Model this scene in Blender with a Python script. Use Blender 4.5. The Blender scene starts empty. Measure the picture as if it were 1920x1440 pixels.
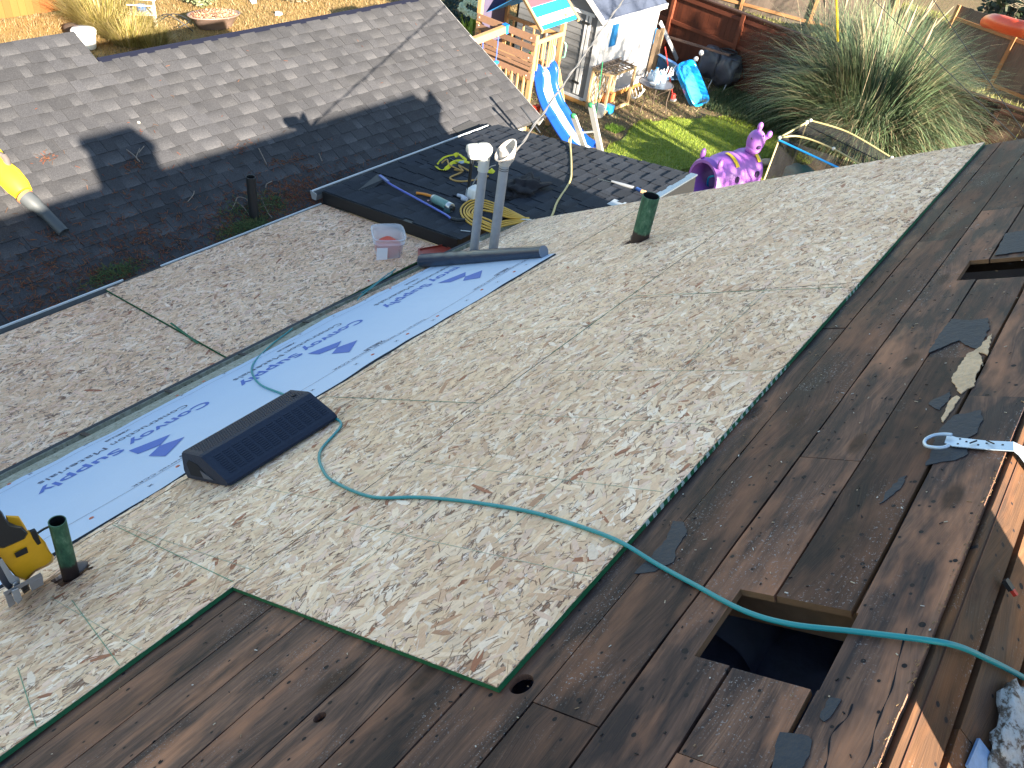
import bpy, math, random
from mathutils import Vector, Matrix, noise
random.seed(7)
R_ = math.radians
# ---------------------------------------------------------------- camera
CW = ((0.6119815, -0.44819434, 0.65161375), (-0.78021644, -0.47693585, 0.40471534), (0.12938684, -0.75607806, -0.64156451))
FPX = 1485.12
GZ = 6.6                                    # the eye stands 6.6 m above the lawn
CAM = Vector((0, 0, GZ))
sc = bpy.context.scene
cam = bpy.data.cameras.new('camera'); camo = bpy.data.objects.new('camera', cam); sc.collection.objects.link(camo)
camo.matrix_world = Matrix(((CW[0][0], -CW[0][1], -CW[0][2], 0), (CW[1][0], -CW[1][1], -CW[1][2], 0), (CW[2][0], -CW[2][1], -CW[2][2], GZ), (0, 0, 0, 1)))
cam.sensor_width = 36; cam.lens = FPX / 1920 * 36; cam.clip_start = 0.05; cam.clip_end = 500
sc.camera = camo
# ---------------------------------------------------------------- world, sun, exposure
SUN = Vector((0.30, 1.0, -0.36)).normalized()      # way the light travels
elev = math.asin(-SUN.z); azim = math.atan2(-SUN.x, -SUN.y)
wd = bpy.data.worlds.new('World'); sc.world = wd; wd.use_nodes = True
wn = wd.node_tree; bg = wn.nodes['Background']
sky = wn.nodes.new('ShaderNodeTexSky'); sky.sky_type = 'NISHITA'; sky.sun_disc = False
sky.sun_elevation = elev; sky.sun_rotation = azim; sky.air_density = 1.3; sky.dust_density = 0.3; sky.ozone_density = 1.0
wn.links.new(sky.outputs[0], bg.inputs[0]); bg.inputs[1].default_value = 0.054
sl = bpy.data.lights.new('sun', 'SUN'); sl.energy = 5.0; sl.angle = R_(0.53); sl.color = (1.0, 0.86, 0.68)
so = bpy.data.objects.new('sun', sl); sc.collection.objects.link(so); so.rotation_euler = SUN.to_track_quat('-Z', 'Y').to_euler()
vs_ = sc.view_settings; vs_.view_transform = 'Standard'; vs_.look = 'None'; vs_.gamma = 1; vs_.use_curve_mapping = False
vs_.exposure = 2.68
sc.cycles.max_bounces = 6

# ---------------------------------------------------------------- geometry helpers
WM = {}
def ray(px, py):
    c = ((px - 960) / FPX, (py - 720) / FPX, 1.0)
    return Vector([sum(CW[i][k] * c[k] for k in range(3)) for i in range(3)])
def hitp(px, py, P0, N):
    r = ray(px, py); return CAM + r * ((P0 - CAM).dot(N) / r.dot(N))
def atz(px, py, z=0.0): return hitp(px, py, Vector((0, 0, z)), Vector((0, 0, 1)))
def atx(px, py, x): return hitp(px, py, Vector((x, 0, 0)), Vector((1, 0, 0)))
def aty(px, py, y): return hitp(px, py, Vector((0, y, 0)), Vector((0, 1, 0)))
def frame(o, x, y):
    x = Vector(x).normalized(); y = Vector(y).normalized(); z = x.cross(y).normalized(); y = z.cross(x)
    return Matrix(((x.x, y.x, z.x, o[0]), (x.y, y.y, z.y, o[1]), (x.z, y.z, z.z, o[2]), (0, 0, 0, 1)))
AM = R_(31.4); DM = 1.20979
FM = frame((0, -DM * math.sin(AM), GZ - DM * math.cos(AM)), (1, 0, 0), (0, math.cos(AM), -math.sin(AM)))   # main slope: u along the eaves, v down the slope
FL = frame((0, 4.18, GZ - 3.97), (1, 0, 0), (0, 1, -.15))          # low roof
FB = frame((0, 4.18, GZ - 3.83), (1, 0, 0), (0, 1, -.15))          # dark shingled low roof
FS = frame((0, 5.92, GZ - 4.30), (1, 0, 0), (0, 1, .5))            # grey shingled roof
FR = frame((0, -.262, GZ - 1.262), (-1, 0, 0), (0, -1, -.6104))    # sunny side of the ridge (x runs backwards)
def on(F, px, py, h=0.0):
    N = F.col[2].to_3d(); return hitp(px, py, F.translation + N * h, N)
def loc(F, P): return F.inverted() @ P
def onl(F, px, py, h=0.0):
    p = loc(F, on(F, px, py, h)); return p.x, p.y
def lerp(a, b, t): return a + (b - a) * t

class MB:
    def __init__(s): s.v = []; s.f = []; s.m = []; s.c = []; s.smooth = []
    def add(s, vs, fs, mi=0, col=None, sm=False):
        o = len(s.v); s.v += [tuple(p) for p in vs]
        for f in fs:
            s.f.append(tuple(i + o for i in f)); s.m.append(mi); s.c.append(col); s.smooth.append(sm)
        return s
    def box(s, x0, x1, y0, y1, z0, z1, mi=0, col=None):
        v = [(x, y, z) for z in (z0, z1) for y in (y0, y1) for x in (x0, x1)]
        return s.add(v, [(0, 2, 3, 1), (4, 5, 7, 6), (0, 1, 5, 4), (2, 6, 7, 3), (0, 4, 6, 2), (1, 3, 7, 5)], mi, col)
    def bar(s, a, b, w, t, up=(0, 0, 1), mi=0, col=None, bev=0):
        a = Vector(a); b = Vector(b); d = (b - a).normalized(); u = Vector(up); r = d.cross(u)
        if r.length < 1e-4: r = d.cross(Vector((1, 0, 0)))
        r.normalize(); u = r.cross(d).normalized()
        v = [p + r * (x * w / 2) + u * (y * t / 2) for p in (a, b) for y in (-1, 1) for x in (-1, 1)]
        return s.add(v, [(0, 1, 3, 2), (4, 6, 7, 5), (0, 4, 5, 1), (2, 3, 7, 6), (0, 2, 6, 4), (1, 5, 7, 3)], mi, col)
    def tube(s, pts, r, n=8, caps=True, mi=0, col=None):
        pts = [Vector(p) for p in pts]; k = len(pts); rs = r if isinstance(r, (list, tuple)) else [r] * k
        u = None; vs = []
        for i in range(k):
            d = (pts[min(i + 1, k - 1)] - pts[max(i - 1, 0)])
            if d.length < 1e-9: d = Vector((0, 0, 1))
            d.normalize()
            if u is None:
                u = d.orthogonal().normalized()
            u = (u - d * u.dot(d))
            if u.length < 1e-6: u = d.orthogonal()
            u.normalize(); w = d.cross(u)
            for j in range(n):
                a = 2 * math.pi * j / n; vs.append(pts[i] + (u * math.cos(a) + w * math.sin(a)) * rs[i])
        fs = [(i * n + j, i * n + (j + 1) % n, (i + 1) * n + (j + 1) % n, (i + 1) * n + j) for i in range(k - 1) for j in range(n)]
        s.add(vs, fs, mi, col, True)
        if caps:
            s.add(vs[:n], [tuple(reversed(range(n)))], mi, col); s.add(vs[-n:], [tuple(range(n))], mi, col)
        return s
    def pipe(s, a, b, r, wall=.004, n=20, mi=0, mi_in=None):
        a = Vector(a); b = Vector(b); d = (b - a).normalized(); u = d.orthogonal().normalized(); w = d.cross(u)
        ring = lambda c, q: [c + (u * math.cos(2 * math.pi * j / n) + w * math.sin(2 * math.pi * j / n)) * q for j in range(n)]
        A = ring(a, r) + ring(b, r) + ring(b, r - wall) + ring(a, r - wall)
        f = lambda k: [(k * n + j, k * n + (j + 1) % n, (k + 1) * n + (j + 1) % n, (k + 1) * n + j) for j in range(n)]
        s.add(A, f(0), mi, None, True); s.add(A, f(1), mi); s.add(A, f(2), mi if mi_in is None else mi_in, None, True); return s
    def ell(s, c, rx, ry, rz, n=14, m=9, ax=None, p=1.0, mi=0, col=None):
        vs = []; ax = ax or Matrix.Identity(3); c = Vector(c)
        pw = lambda q: math.copysign(abs(q) ** p, q)
        for i in range(m + 1):
            a = math.pi * i / m
            for j in range(n):
                b = 2 * math.pi * j / n
                vs.append(c + ax @ Vector((rx * pw(math.sin(a)) * pw(math.cos(b)), ry * pw(math.sin(a)) * pw(math.sin(b)), rz * pw(math.cos(a)))))
        fs = [(i * n + j, (i + 1) * n + j, (i + 1) * n + (j + 1) % n, i * n + (j + 1) % n) for i in range(m) for j in range(n)]
        return s.add(vs, fs, mi, col, True)
    def prism(s, poly, x0, x1, F=None, mi=0, col=None, endmi=None):
        """poly of (y, z) swept along x"""
        n = len(poly); T = (lambda p: F @ Vector(p)) if F else (lambda p: Vector(p))
        vs = [T((x, y, z)) for x in (x0, x1) for (y, z) in poly]
        s.add(vs, [(j, (j + 1) % n, n + (j + 1) % n, n + j) for j in range(n)], mi, col)
        e = mi if endmi is None else endmi
        s.add(vs, [tuple(reversed(range(n))), tuple(range(n, 2 * n))], e, col); return s
    def plate(s, poly, z0, z1, mi=0, col=None, side=None):
        n = len(poly); vs = [(x, y, z) for z in (z0, z1) for (x, y) in poly]
        s.add(vs, [tuple(range(n, 2 * n)), tuple(reversed(range(n)))], mi, col)
        s.add(vs, [(j, (j + 1) % n, n + (j + 1) % n, n + j) for j in range(n)], mi if side is None else side, col); return s
    def tf(s, F):
        s.v = [tuple(F @ Vector(p)) for p in s.v]; return s
    def build(s, name, mat, parent=None, F=None, origin=None, **props):
        if F is not None: W = F.copy()
        elif parent is not None: W = Matrix.Translation(WM[parent.name].translation)
        else:
            if origin is None:
                xs = [p[0] for p in s.v]; ys = [p[1] for p in s.v]; zs = [p[2] for p in s.v]
                origin = ((min(xs) + max(xs)) / 2, (min(ys) + max(ys)) / 2, min(zs))
            W = Matrix.Translation(Vector(origin))
        if F is None:
            t = W.translation; vv = [(p[0] - t.x, p[1] - t.y, p[2] - t.z) for p in s.v]
        else: vv = s.v
        me = bpy.data.meshes.new(name); me.from_pydata(vv, [], s.f)
        mats = mat if isinstance(mat, (list, tuple)) else [mat]
        for q in mats: me.materials.append(q)
        me.polygons.foreach_set('material_index', s.m); me.polygons.foreach_set('use_smooth', s.smooth)
        if any(c is not None for c in s.c):
            at = me.color_attributes.new('tone', 'FLOAT_COLOR', 'CORNER'); buf = []
            for p, c in zip(me.polygons, s.c):
                n = p.loop_total
                if c is None: buf += [1, 1, 1, 1] * n
                elif isinstance(c[0], (tuple, list)):
                    for q in c: buf += [q[0], q[1], q[2], 1]
                else: buf += [c[0], c[1], c[2], 1] * n
            at.data.foreach_set('color', buf)
        me.update()
        return link(name, me, W, parent, **props)
def link(name, me, W, parent=None, label=None, cat=None, group=None, kind=None):
    o = bpy.data.objects.new(name, me); sc.collection.objects.link(o)
    WM[o.name] = W
    if parent is not None:
        o.parent = parent; o.matrix_local = WM[parent.name].inverted() @ W
    else: o.matrix_world = W
    if label: o['label'] = label
    if cat: o['category'] = cat
    if group: o['group'] = group
    if kind: o['kind'] = kind
    return o
def thing(name, P, label, cat, group=None): return link(name, None, Matrix.Translation(Vector(P)), None, label, cat, group)
def curve(pts, n=8):
    """smooth points through pts (Catmull-Rom)"""
    P = [Vector(p) for p in pts]; out = []
    for i in range(len(P) - 1):
        a = P[max(i - 1, 0)]; b = P[i]; c = P[i + 1]; d = P[min(i + 2, len(P) - 1)]
        for k in range(n):
            t = k / n; out.append(.5 * ((2 * b) + (c - a) * t + (2 * a - 5 * b + 4 * c - d) * t * t + (3 * b - a - 3 * c + d) * t ** 3))
    out.append(P[-1]); return out
def rnd(a, b): return random.uniform(a, b)

# ---------------------------------------------------------------- materials
class NT:
    def __init__(s, name):
        s.m = bpy.data.materials.new(name); s.m.use_nodes = True; s.t = s.m.node_tree
        s.b = s.t.nodes['Principled BSDF']
    def n(s, ty, **kw):
        q = s.t.nodes.new(ty)
        for k, v in kw.items():
            if k.startswith('i_'):
                key = k[2:]; key = int(key) if key.isdigit() else key
                s.set(q.inputs[key], v)
            else: setattr(q, k, v)
        return q
    def set(s, inp, v):
        if hasattr(v, 'is_linked') and hasattr(v, 'links'): s.t.links.new(v, inp)
        elif isinstance(v, bpy.types.Node): s.t.links.new(v.outputs[0], inp)
        else: inp.default_value = v
    def obj(s): return s.n('ShaderNodeTexCoord').outputs['Object']
    def map(s, vec, scale=(1, 1, 1), rot=(0, 0, 0), l=(0, 0, 0)):
        q = s.n('ShaderNodeMapping'); s.set(q.inputs[0], vec); q.inputs[1].default_value = l; q.inputs[2].default_value = rot; q.inputs[3].default_value = scale
        return q.outputs[0]
    def noise(s, vec, scale=5, detail=3, rough=.5, dist=0):
        q = s.n('ShaderNodeTexNoise'); s.set(q.inputs['Vector'], vec); q.inputs['Scale'].default_value = scale; q.inputs['Detail'].default_value = detail
        q.inputs['Roughness'].default_value = rough; q.inputs['Distortion'].default_value = dist; return q.outputs[0]
    def vor(s, vec, scale=5, feature='F1', dim='3D', rnd=1.0):
        q = s.n('ShaderNodeTexVoronoi'); q.voronoi_dimensions = dim; q.feature = feature; s.set(q.inputs['Vector'], vec); q.inputs['Scale'].default_value = scale
        q.inputs['Randomness'].default_value = rnd; return q
    def ramp(s, fac, stops, interp='LINEAR'):
        q = s.n('ShaderNodeValToRGB'); s.set(q.inputs[0], fac); cr = q.color_ramp; cr.interpolation = interp
        while len(cr.elements) < len(stops): cr.elements.new(.5)
        for e, (p, c) in zip(cr.elements, stops):
            e.position = p; e.color = (c[0], c[1], c[2], 1) if isinstance(c, (tuple, list)) else (c, c, c, 1)
        return q.outputs[0]
    def mix(s, fac, a, b, mode='MIX'):
        q = s.n('ShaderNodeMix', data_type='RGBA', blend_type=mode); s.set(q.inputs[0], fac)
        for k, v in ((6, a), (7, b)):
            s.set(q.inputs[k], (v[0], v[1], v[2], 1) if isinstance(v, (tuple, list)) else v)
        return q.outputs[2]
    def math(s, op, a, b=0.0, clamp=False):
        q = s.n('ShaderNodeMath', operation=op); q.use_clamp = clamp; s.set(q.inputs[0], a); s.set(q.inputs[1], b); return q.outputs[0]
    def sep(s, c):
        q = s.n('ShaderNodeSeparateColor'); s.set(q.inputs[0], c); return q.outputs
    def rand(s): return s.n('ShaderNodeObjectInfo').outputs['Random']
    def bump(s, h, strength=.3, dist=.01):
        q = s.n('ShaderNodeBump'); s.set(q.inputs['Height'], h); q.inputs['Strength'].default_value = strength; q.inputs['Distance'].default_value = dist
        s.t.links.new(q.outputs[0], s.b.inputs['Normal']); return q
    def out(s, col=None, rough=None, metal=None, spec=None):
        if col is not None: s.set(s.b.inputs['Base Color'], (col[0], col[1], col[2], 1) if isinstance(col, (tuple, list)) else col)
        if rough is not None: s.set(s.b.inputs['Roughness'], rough)
        if metal is not None: s.b.inputs['Metallic'].default_value = metal
        if spec is not None: s.b.inputs['Specular IOR Level'].default_value = spec
        return s.m
def plain(name, col, rough=.6, metal=0, var=.18, scale=14, spec=.5, bump=0):
    t = NT(name); o = t.obj(); n = t.noise(o, scale, 4, .6); n2 = t.noise(o, scale * .17, 2)
    k = t.math('ADD', t.math('MULTIPLY', n, var * 1.4), t.math('ADD', t.math('MULTIPLY', n2, var), 1 - var * 1.2))
    c = t.mix(1.0, col, k, 'MULTIPLY')
    if bump: t.bump(n, bump, .01)
    return t.out(c, rough, metal, spec)

def mat_osb(name='strand_board', tint=(1, 1, 1)):
    t = NT(name); o = t.obj(); o2 = t.n('ShaderNodeVectorMath', operation='ADD'); r = t.rand()
    cmb = t.n('ShaderNodeCombineXYZ'); t.set(cmb.inputs[0], t.math('MULTIPLY', r, 17.0)); t.set(cmb.inputs[1], t.math('MULTIPLY', r, 9.0))
    t.set(o2.inputs[0], o); t.set(o2.inputs[1], cmb.outputs[0]); o = o2.outputs[0]
    wob = t.n('ShaderNodeTexNoise'); wob.inputs['Scale'].default_value = 9; wob.inputs['Detail'].default_value = 2; t.set(wob.inputs['Vector'], o)
    d = t.n('ShaderNodeVectorMath', operation='SCALE'); t.set(d.inputs[0], wob.outputs['Color']); d.inputs['Scale'].default_value = .010
    ad = t.n('ShaderNodeVectorMath', operation='ADD'); t.set(ad.inputs[0], o); t.set(ad.inputs[1], d.outputs[0]); ow = ad.outputs[0]
    pal = [(0, (.30, .14, .08)), (.05, (.42, .26, .17)), (.11, (.60, .46, .33)), (.25, (.72, .59, .45)), (.42, (.82, .70, .54)), (.58, (.70, .60, .48)), (.76, (.86, .77, .64)), (1.0, (.95, .90, .81))]
    col = t.ramp(t.noise(t.map(ow, (5, 30, 1)), 1, 5, .65), [(.3, (.56, .46, .34)), (.7, (.72, .64, .50))]); hh = t.math('MULTIPLY', r, 0.0)
    layers = [(-.08, 15, 58, .0), (.55, 14, 55, .45), (-.60, 15, 60, .48), (1.15, 16, 55, .58), (.15, 18, 78, .50)]
    for i, (a, sx, sy, th) in enumerate(layers):
        v = t.map(t.map(ow, (1, 1, 1), (0, 0, a), (i * 3.7, i * 1.3, 0)), (sx, sy, 1))
        vo = t.vor(v, 1, 'F1', '2D'); cs = t.sep(vo.outputs['Color'])
        m = t.math('GREATER_THAN', cs[1], th)
        edge = t.math('MULTIPLY', vo.outputs['Distance'], 1.0)
        fr = t.ramp(edge, [(.0, 1.04), (.45, .98), (.70, .42)])  # flake edges darkened: thin shadow lines painted into the colour
        c = t.mix(1.0, t.ramp(cs[0], pal), fr, 'MULTIPLY')
        col = t.mix(m, col, c)
        hh = t.mix(m, hh, cs[2])
    for i, (a, sx, sy, th) in enumerate(((.25, 22, 260, .80), (-.45, 26, 300, .82), (.7, 30, 320, .86), (-.05, 18, 240, .86))):
        vo = t.vor(t.map(t.map(ow, (1, 1, 1), (0, 0, a), (i * 2.3 + 9, i, 0)), (sx, sy, 1)), 1, 'F1', '2D'); cs = t.sep(vo.outputs['Color'])
        m = t.math('MULTIPLY', t.math('GREATER_THAN', cs[1], th), .8); col = t.mix(m, col, (.22, .145, .10)); hh = t.mix(m, hh, (0, 0, 0))
    g = t.noise(t.map(ow, (30, 300, 1)), 1, 3)
    col = t.mix(.30, col, t.ramp(g, [(.3, (.55, .50, .45)), (.6, (1.0, .98, .95))]), 'MULTIPLY')
    tone = t.ramp(t.noise(o, .9, 3), [(.3, (.90, .84, .79)), (.7, (1.08, 1.07, 1.06))])
    col = t.mix(1, col, tone, 'MULTIPLY')
    col = t.mix(1, col, (tint[0] * 1.02, tint[1] * .92, tint[2] * .93), 'MULTIPLY')
    t.bump(hh, .6, .002)
    return t.out(col, .62, 0, .35)
def mat_plank(name='weathered_plank', c0=(.205, .122, .088), c1=(.096, .062, .053), c2=(.015, .013, .018), holes=True, stain=.5):
    t = NT(name); o = t.obj(); r = t.rand()
    cmb = t.n('ShaderNodeCombineXYZ'); t.set(cmb.inputs[0], t.math('MULTIPLY', r, 31.0)); t.set(cmb.inputs[1], t.math('MULTIPLY', r, 13.0))
    ad = t.n('ShaderNodeVectorMath', operation='ADD'); t.set(ad.inputs[0], o); t.set(ad.inputs[1], cmb.outputs[0]); p = ad.outputs[0]
    # knots bend the grain
    kv = t.vor(t.map(p, (1.6, 4.2, 1)), 1, 'F1', '2D'); kd = kv.outputs['Distance']; km = t.math('MULTIPLY', t.ramp(kd, [(.0, .95), (.07, .8), (.12, 0)]), t.math('GREATER_THAN', t.sep(kv.outputs['Color'])[0], .45))
    warp = t.n('ShaderNodeVectorMath', operation='ADD'); t.set(warp.inputs[0], p); cw = t.n('ShaderNodeCombineXYZ'); t.set(cw.inputs[1], t.math('MULTIPLY', t.ramp(kd, [(.0, 1), (.45, 0)]), .05)); t.set(warp.inputs[1], cw.outputs[0])
    pw = warp.outputs[0]
    grain = t.noise(t.map(pw, (2.2, 60, 1)), 1, 5, .65, .6); fine = t.noise(t.map(pw, (9, 260, 1)), 1, 3, .6)
    col = t.mix(t.ramp(grain, [(.35, 0), (.68, 1)]), c1, c0)
    col = t.mix(.5, col, t.ramp(fine, [(.3, (.45, .42, .4)), (.65, (1.25, 1.2, 1.15))]), 'MULTIPLY')
    big = t.noise(t.map(p, (1.1, 5.0, 1)), 1.9, 5, .65, .5)
    col = t.mix(t.ramp(big, [(.42, 0), (.60, min(1, stain * 1.8))]), col, c2)
    warm = t.noise(t.map(p, (1, 3.5, 1), l=(5, 5, 5)), 2.2, 4, .6)
    col = t.mix(t.ramp(warm, [(.48, 0), (.68, .7)]), col, (c0[0] * 1.9, c0[1] * 1.55, c0[2] * 1.25))
    col = t.mix(1, col, t.ramp(r, [(0, (.48, .48, .51)), (.5, (.98, .96, .97)), (1, (1.55, 1.48, 1.38))]), 'MULTIPLY')
    ring = t.noise(t.map(p, (40, 40, 1)), 1, 3)
    col = t.mix(km, col, t.ramp(ring, [(.2, (.018, .012, .010)), (.9, (.085, .042, .028))]))
    if holes:
        for sc_, th, l in ((9, .055, 0), (15, .06, 3), (4.2, .035, 8)):
            hv = t.vor(t.map(p, (1, 1.2, 1), l=(l, l, 0)), sc_, 'F1', '2D')
            rr = t.sep(hv.outputs['Color'])
            m = t.math('MULTIPLY', t.math('LESS_THAN', hv.outputs['Distance'], th), t.math('GREATER_THAN', rr[0], .72))
            col = t.mix(m, col, (.008, .007, .008))
            halo = t.math('MULTIPLY', t.ramp(hv.outputs['Distance'], [(.03, .35), (.13, 0)]), t.math('GREATER_THAN', rr[0], .72))
            col = t.mix(halo, col, (.018, .018, .026))
        ch = t.noise(t.map(p, (1.1, 2.4, 1), l=(3, 1, 0)), 2.0, 4, .6)
        sp = t.math('MULTIPLY', t.math('GREATER_THAN', t.noise(p, 160, 2, .7), .63), t.ramp(ch, [(.52, 0), (.62, 1)]))
        col = t.mix(t.math('MULTIPLY', sp, .75), col, (.30, .29, .30))
    t.bump(t.math('ADD', t.math('MULTIPLY', grain, .8), fine), .45, .003)
    return t.out(col, t.ramp(big, [(.4, .72), (.7, .52)]), 0, .22)
def mat_tone(name, rough=.85, grit=120, amt=.5, spec=.3):
    """takes its colour from each piece's own 'tone' and adds granules"""
    t = NT(name); a = t.n('ShaderNodeVertexColor'); a.layer_name = 'tone'; o = t.obj()
    g = t.noise(o, grit, 2, .7); w = t.noise(o, 2.0, 4, .6)
    c = t.mix(amt, a.outputs[0], t.ramp(g, [(.3, (.35, .35, .36)), (.52, (.95, .95, .95)), (.7, (1.75, 1.7, 1.65))]), 'MULTIPLY')
    c = t.mix(.6, c, t.ramp(w, [(.35, (.78, .78, .8)), (.65, (1.12, 1.1, 1.08))]), 'MULTIPLY')
    t.bump(g, .35, .004)
    return t.out(c, rough, 0, spec)
def mat_leaf(name, rough=.55, trans=.25):
    t = NT(name); a = t.n('ShaderNodeVertexColor'); a.layer_name = 'tone'
    t.out(a.outputs[0], rough, 0, .35)
    tr = t.n('ShaderNodeBsdfTranslucent'); t.set(tr.inputs[0], a.outputs[0]); mx = t.n('ShaderNodeMixShader'); mx.inputs[0].default_value = trans
    t.t.links.new(t.b.outputs[0], mx.inputs[1]); t.t.links.new(tr.outputs[0], mx.inputs[2]); t.t.links.new(mx.outputs[0], t.t.nodes['Material Output'].inputs[0])
    return t.m
def mat_green_edge():
    t = NT('green_edge_paint'); o = t.obj(); s = t.n('ShaderNodeSeparateXYZ'); t.set(s.inputs[0], o)
    st = t.math('GREATER_THAN', t.math('SINE', t.math('MULTIPLY', s.outputs[0], 150)), .1)
    zone = t.ramp(t.math('MULTIPLY', s.outputs[0], .2), [(0, 0), (.30, 1), (.51, 0), (.63, 1), (.67, 0)], 'CONSTANT')
    zz = t.math('MULTIPLY', st, zone)
    c = t.mix(t.noise(o, 60, 3), (.004, .085, .030), (.012, .15, .055))
    c = t.mix(t.math('MULTIPLY', zz, t.math('GREATER_THAN', t.noise(o, 90, 2), .42)), c, (.45, .55, .48))
    return t.out(c, .6)
def mat_membrane():
    t = NT('roofing_membrane'); o = t.obj(); n = t.noise(o, 1.6, 4, .55); f = t.noise(o, 220, 2)
    c = t.mix(n, (.45, .58, .78), (.52, .65, .84)); c = t.mix(.12, c, t.ramp(f, [(.3, .6), (.7, 1.2)]), 'MULTIPLY')
    t.bump(t.math('ADD', t.math('MULTIPLY', t.noise(o, 7, 4, .5), .6), t.math('MULTIPLY', f, .04)), .35, .012)
    return t.out(c, .55, 0, .4)
def mat_green_pipe():
    t = NT('painted_green_steel'); o = t.obj(); n = t.noise(t.map(o, (1, 1, .45)), 34, 5, .7); s = t.n('ShaderNodeSeparateXYZ'); t.set(s.inputs[0], o)
    c = t.ramp(n, [(.3, (.012, .045, .030)), (.48, (.030, .110, .060)), (.6, (.07, .17, .10)), (.72, (.24, .30, .22))])
    c = t.mix(t.ramp(t.math('ADD', s.outputs[2], t.math('MULTIPLY', n, .04)), [(.085, 1), (.10, 0)]), c, (.035, .022, .020))
    t.bump(n, .3, .004); return t.out(c, .6)
def mat_mossy():
    t = NT('mossy_gutter_board'); o = t.obj(); n = t.noise(o, 26, 6, .75); b = t.noise(t.map(o, (1, 2.5, 1)), 5, 4)
    c = t.ramp(n, [(.30, (.03, .03, .028)), (.40, (.22, .22, .17)), (.54, (.38, .38, .32)), (.75, (.48, .49, .45))])
    c = t.mix(t.ramp(b, [(.45, 0), (.68, .8)]), c, (.30, .31, .24)); t.bump(n, .6, .01); return t.out(c, .9)
def mat_ground():
    t = NT('yard_soil'); o = t.obj(); n = t.noise(o, 1.2, 6, .65); f = t.noise(o, 28, 5, .75); l = t.noise(o, 9, 4, .7)
    c = t.mix(n, (.13, .095, .062), (.19, .155, .105)); c = t.mix(.75, c, t.ramp(f, [(.3, (.32, .3, .28)), (.6, (1.3, 1.25, 1.15))]), 'MULTIPLY')
    c = t.mix(t.ramp(l, [(.52, 0), (.66, .6)]), c, (.10, .13, .035))
    c = t.mix(t.ramp(t.noise(o, 5, 4, .7), [(.56, 0), (.7, .6)]), c, (.26, .15, .07))
    s = t.n('ShaderNodeSeparateXYZ'); t.set(s.inputs[0], o)
    far = t.ramp(t.math('MULTIPLY', t.math('ADD', s.outputs[1], t.math('MULTIPLY', n, 1.5)), .05), [(.62, 0), (.70, 1)])
    dry = t.mix(.8, t.mix(t.noise(o, 3, 5, .7), (.27, .18, .07), (.34, .25, .11)), t.ramp(f, [(.3, (.5, .45, .4)), (.6, (1.2, 1.2, 1.1))]), 'MULTIPLY')
    c = t.mix(far, c, dry)
    t.bump(f, .8, .05); return t.out(c, .95, 0, .1)
def mat_wood(name, c0, c1, axis=(2, 30, 30), rough=.7):
    t = NT(name); o = t.obj(); g = t.noise(t.map(o, axis), 1, 5, .6, .4); r = t.rand()
    c = t.mix(g, c1, c0); c = t.mix(1, c, t.ramp(r, [(0, (.8, .8, .82)), (1, (1.15, 1.12, 1.1))]), 'MULTIPLY')
    t.bump(g, .3, .004); return t.out(c, rough, 0, .35)
def mat_net():
    t = NT('black_netting'); t.out((.01, .01, .012), .8); tr = t.n('ShaderNodeBsdfTransparent'); mx = t.n('ShaderNodeMixShader')
    o = t.obj(); n = t.noise(o, 90, 2); mx.inputs[0].default_value = .68
    t.t.links.new(tr.outputs[0], mx.inputs[1]); t.t.links.new(t.b.outputs[0], mx.inputs[2]); t.t.links.new(mx.outputs[0], t.t.nodes['Material Output'].inputs[0]); return t.m
def mat_clear(name, col, a=.35, rough=.15):
    t = NT(name); t.out(col, rough, 0, .5); tr = t.n('ShaderNodeBsdfTransparent'); mx = t.n('ShaderNodeMixShader'); mx.inputs[0].default_value = a
    t.t.links.new(tr.outputs[0], mx.inputs[1]); t.t.links.new(t.b.outputs[0], mx.inputs[2]); t.t.links.new(mx.outputs[0], t.t.nodes['Material Output'].inputs[0]); return t.m

OSB = mat_osb()
def mat_strand():
    t = NT('wood_strands'); a = t.n('ShaderNodeVertexColor'); a.layer_name = 'tone'; o = t.obj()
    g = t.noise(t.map(o, (60, 160, 1)), 1, 3, .6); w = t.noise(o, 1.1, 3, .55)
    c = t.mix(1, a.outputs[0], t.ramp(g, [(.3, (.91, .80, .79)), (.65, (1.09, .975, .975))]), 'MULTIPLY')
    c = t.mix(1, c, t.ramp(w, [(.35, (.93, .88, .84)), (.65, (1.05, 1.06, 1.07))]), 'MULTIPLY')
    return t.out(c, .6, 0, .3)
STRAND = mat_strand(); OSBP = mat_osb('pinkish_strand_board', (.86, .79, .75)); PLK = mat_plank(); EDGE = mat_green_edge(); MEMB = mat_membrane(); GPIPE = mat_green_pipe(); MOSS = mat_mossy()
PLKS = mat_plank('sunlit_tint_plank', (.24, .125, .060), (.14, .075, .04), (.07, .055, .05), True, .25)  # brighter, oranger copy of the plank: sunlight put into its colour
FRESH = mat_wood('fresh_cut_wood', (.30, .17, .09), (.16, .09, .045), (2, 30, 60))
SHING = mat_tone('asphalt_shingle'); LEAF = mat_leaf('leaf_blades'); NEED = mat_leaf('dry_needles', .8, .1); SOIL = mat_ground()
FELT = plain('black_felt', (.022, .027, .036), .8, var=.35, scale=40, bump=.3)
INK = plain('blue_print', (.045, .13, .50), .6, var=.08); INKD = plain('dark_print', (.03, .05, .12), .6)
RED = plain('red_plastic', (.50, .03, .015), .5); TEAL = plain('teal_rubber', (.012, .26, .30), .45, var=.1)
BLACK = plain('black_plastic', (.012, .014, .017), .45); DARKW = plain('void_shade', (.006, .008, .014), .95)  # near-black void colour: shade inside holes and cracks painted on
RUBR = plain('black_rubber', (.009, .018, .042), .75, var=.3, scale=60, bump=.25)
WHITE = plain('white_plastic', (.78, .78, .76), .4, var=.08); WMETAL = plain('white_metal', (.62, .66, .70), .4, var=.12)
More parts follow.
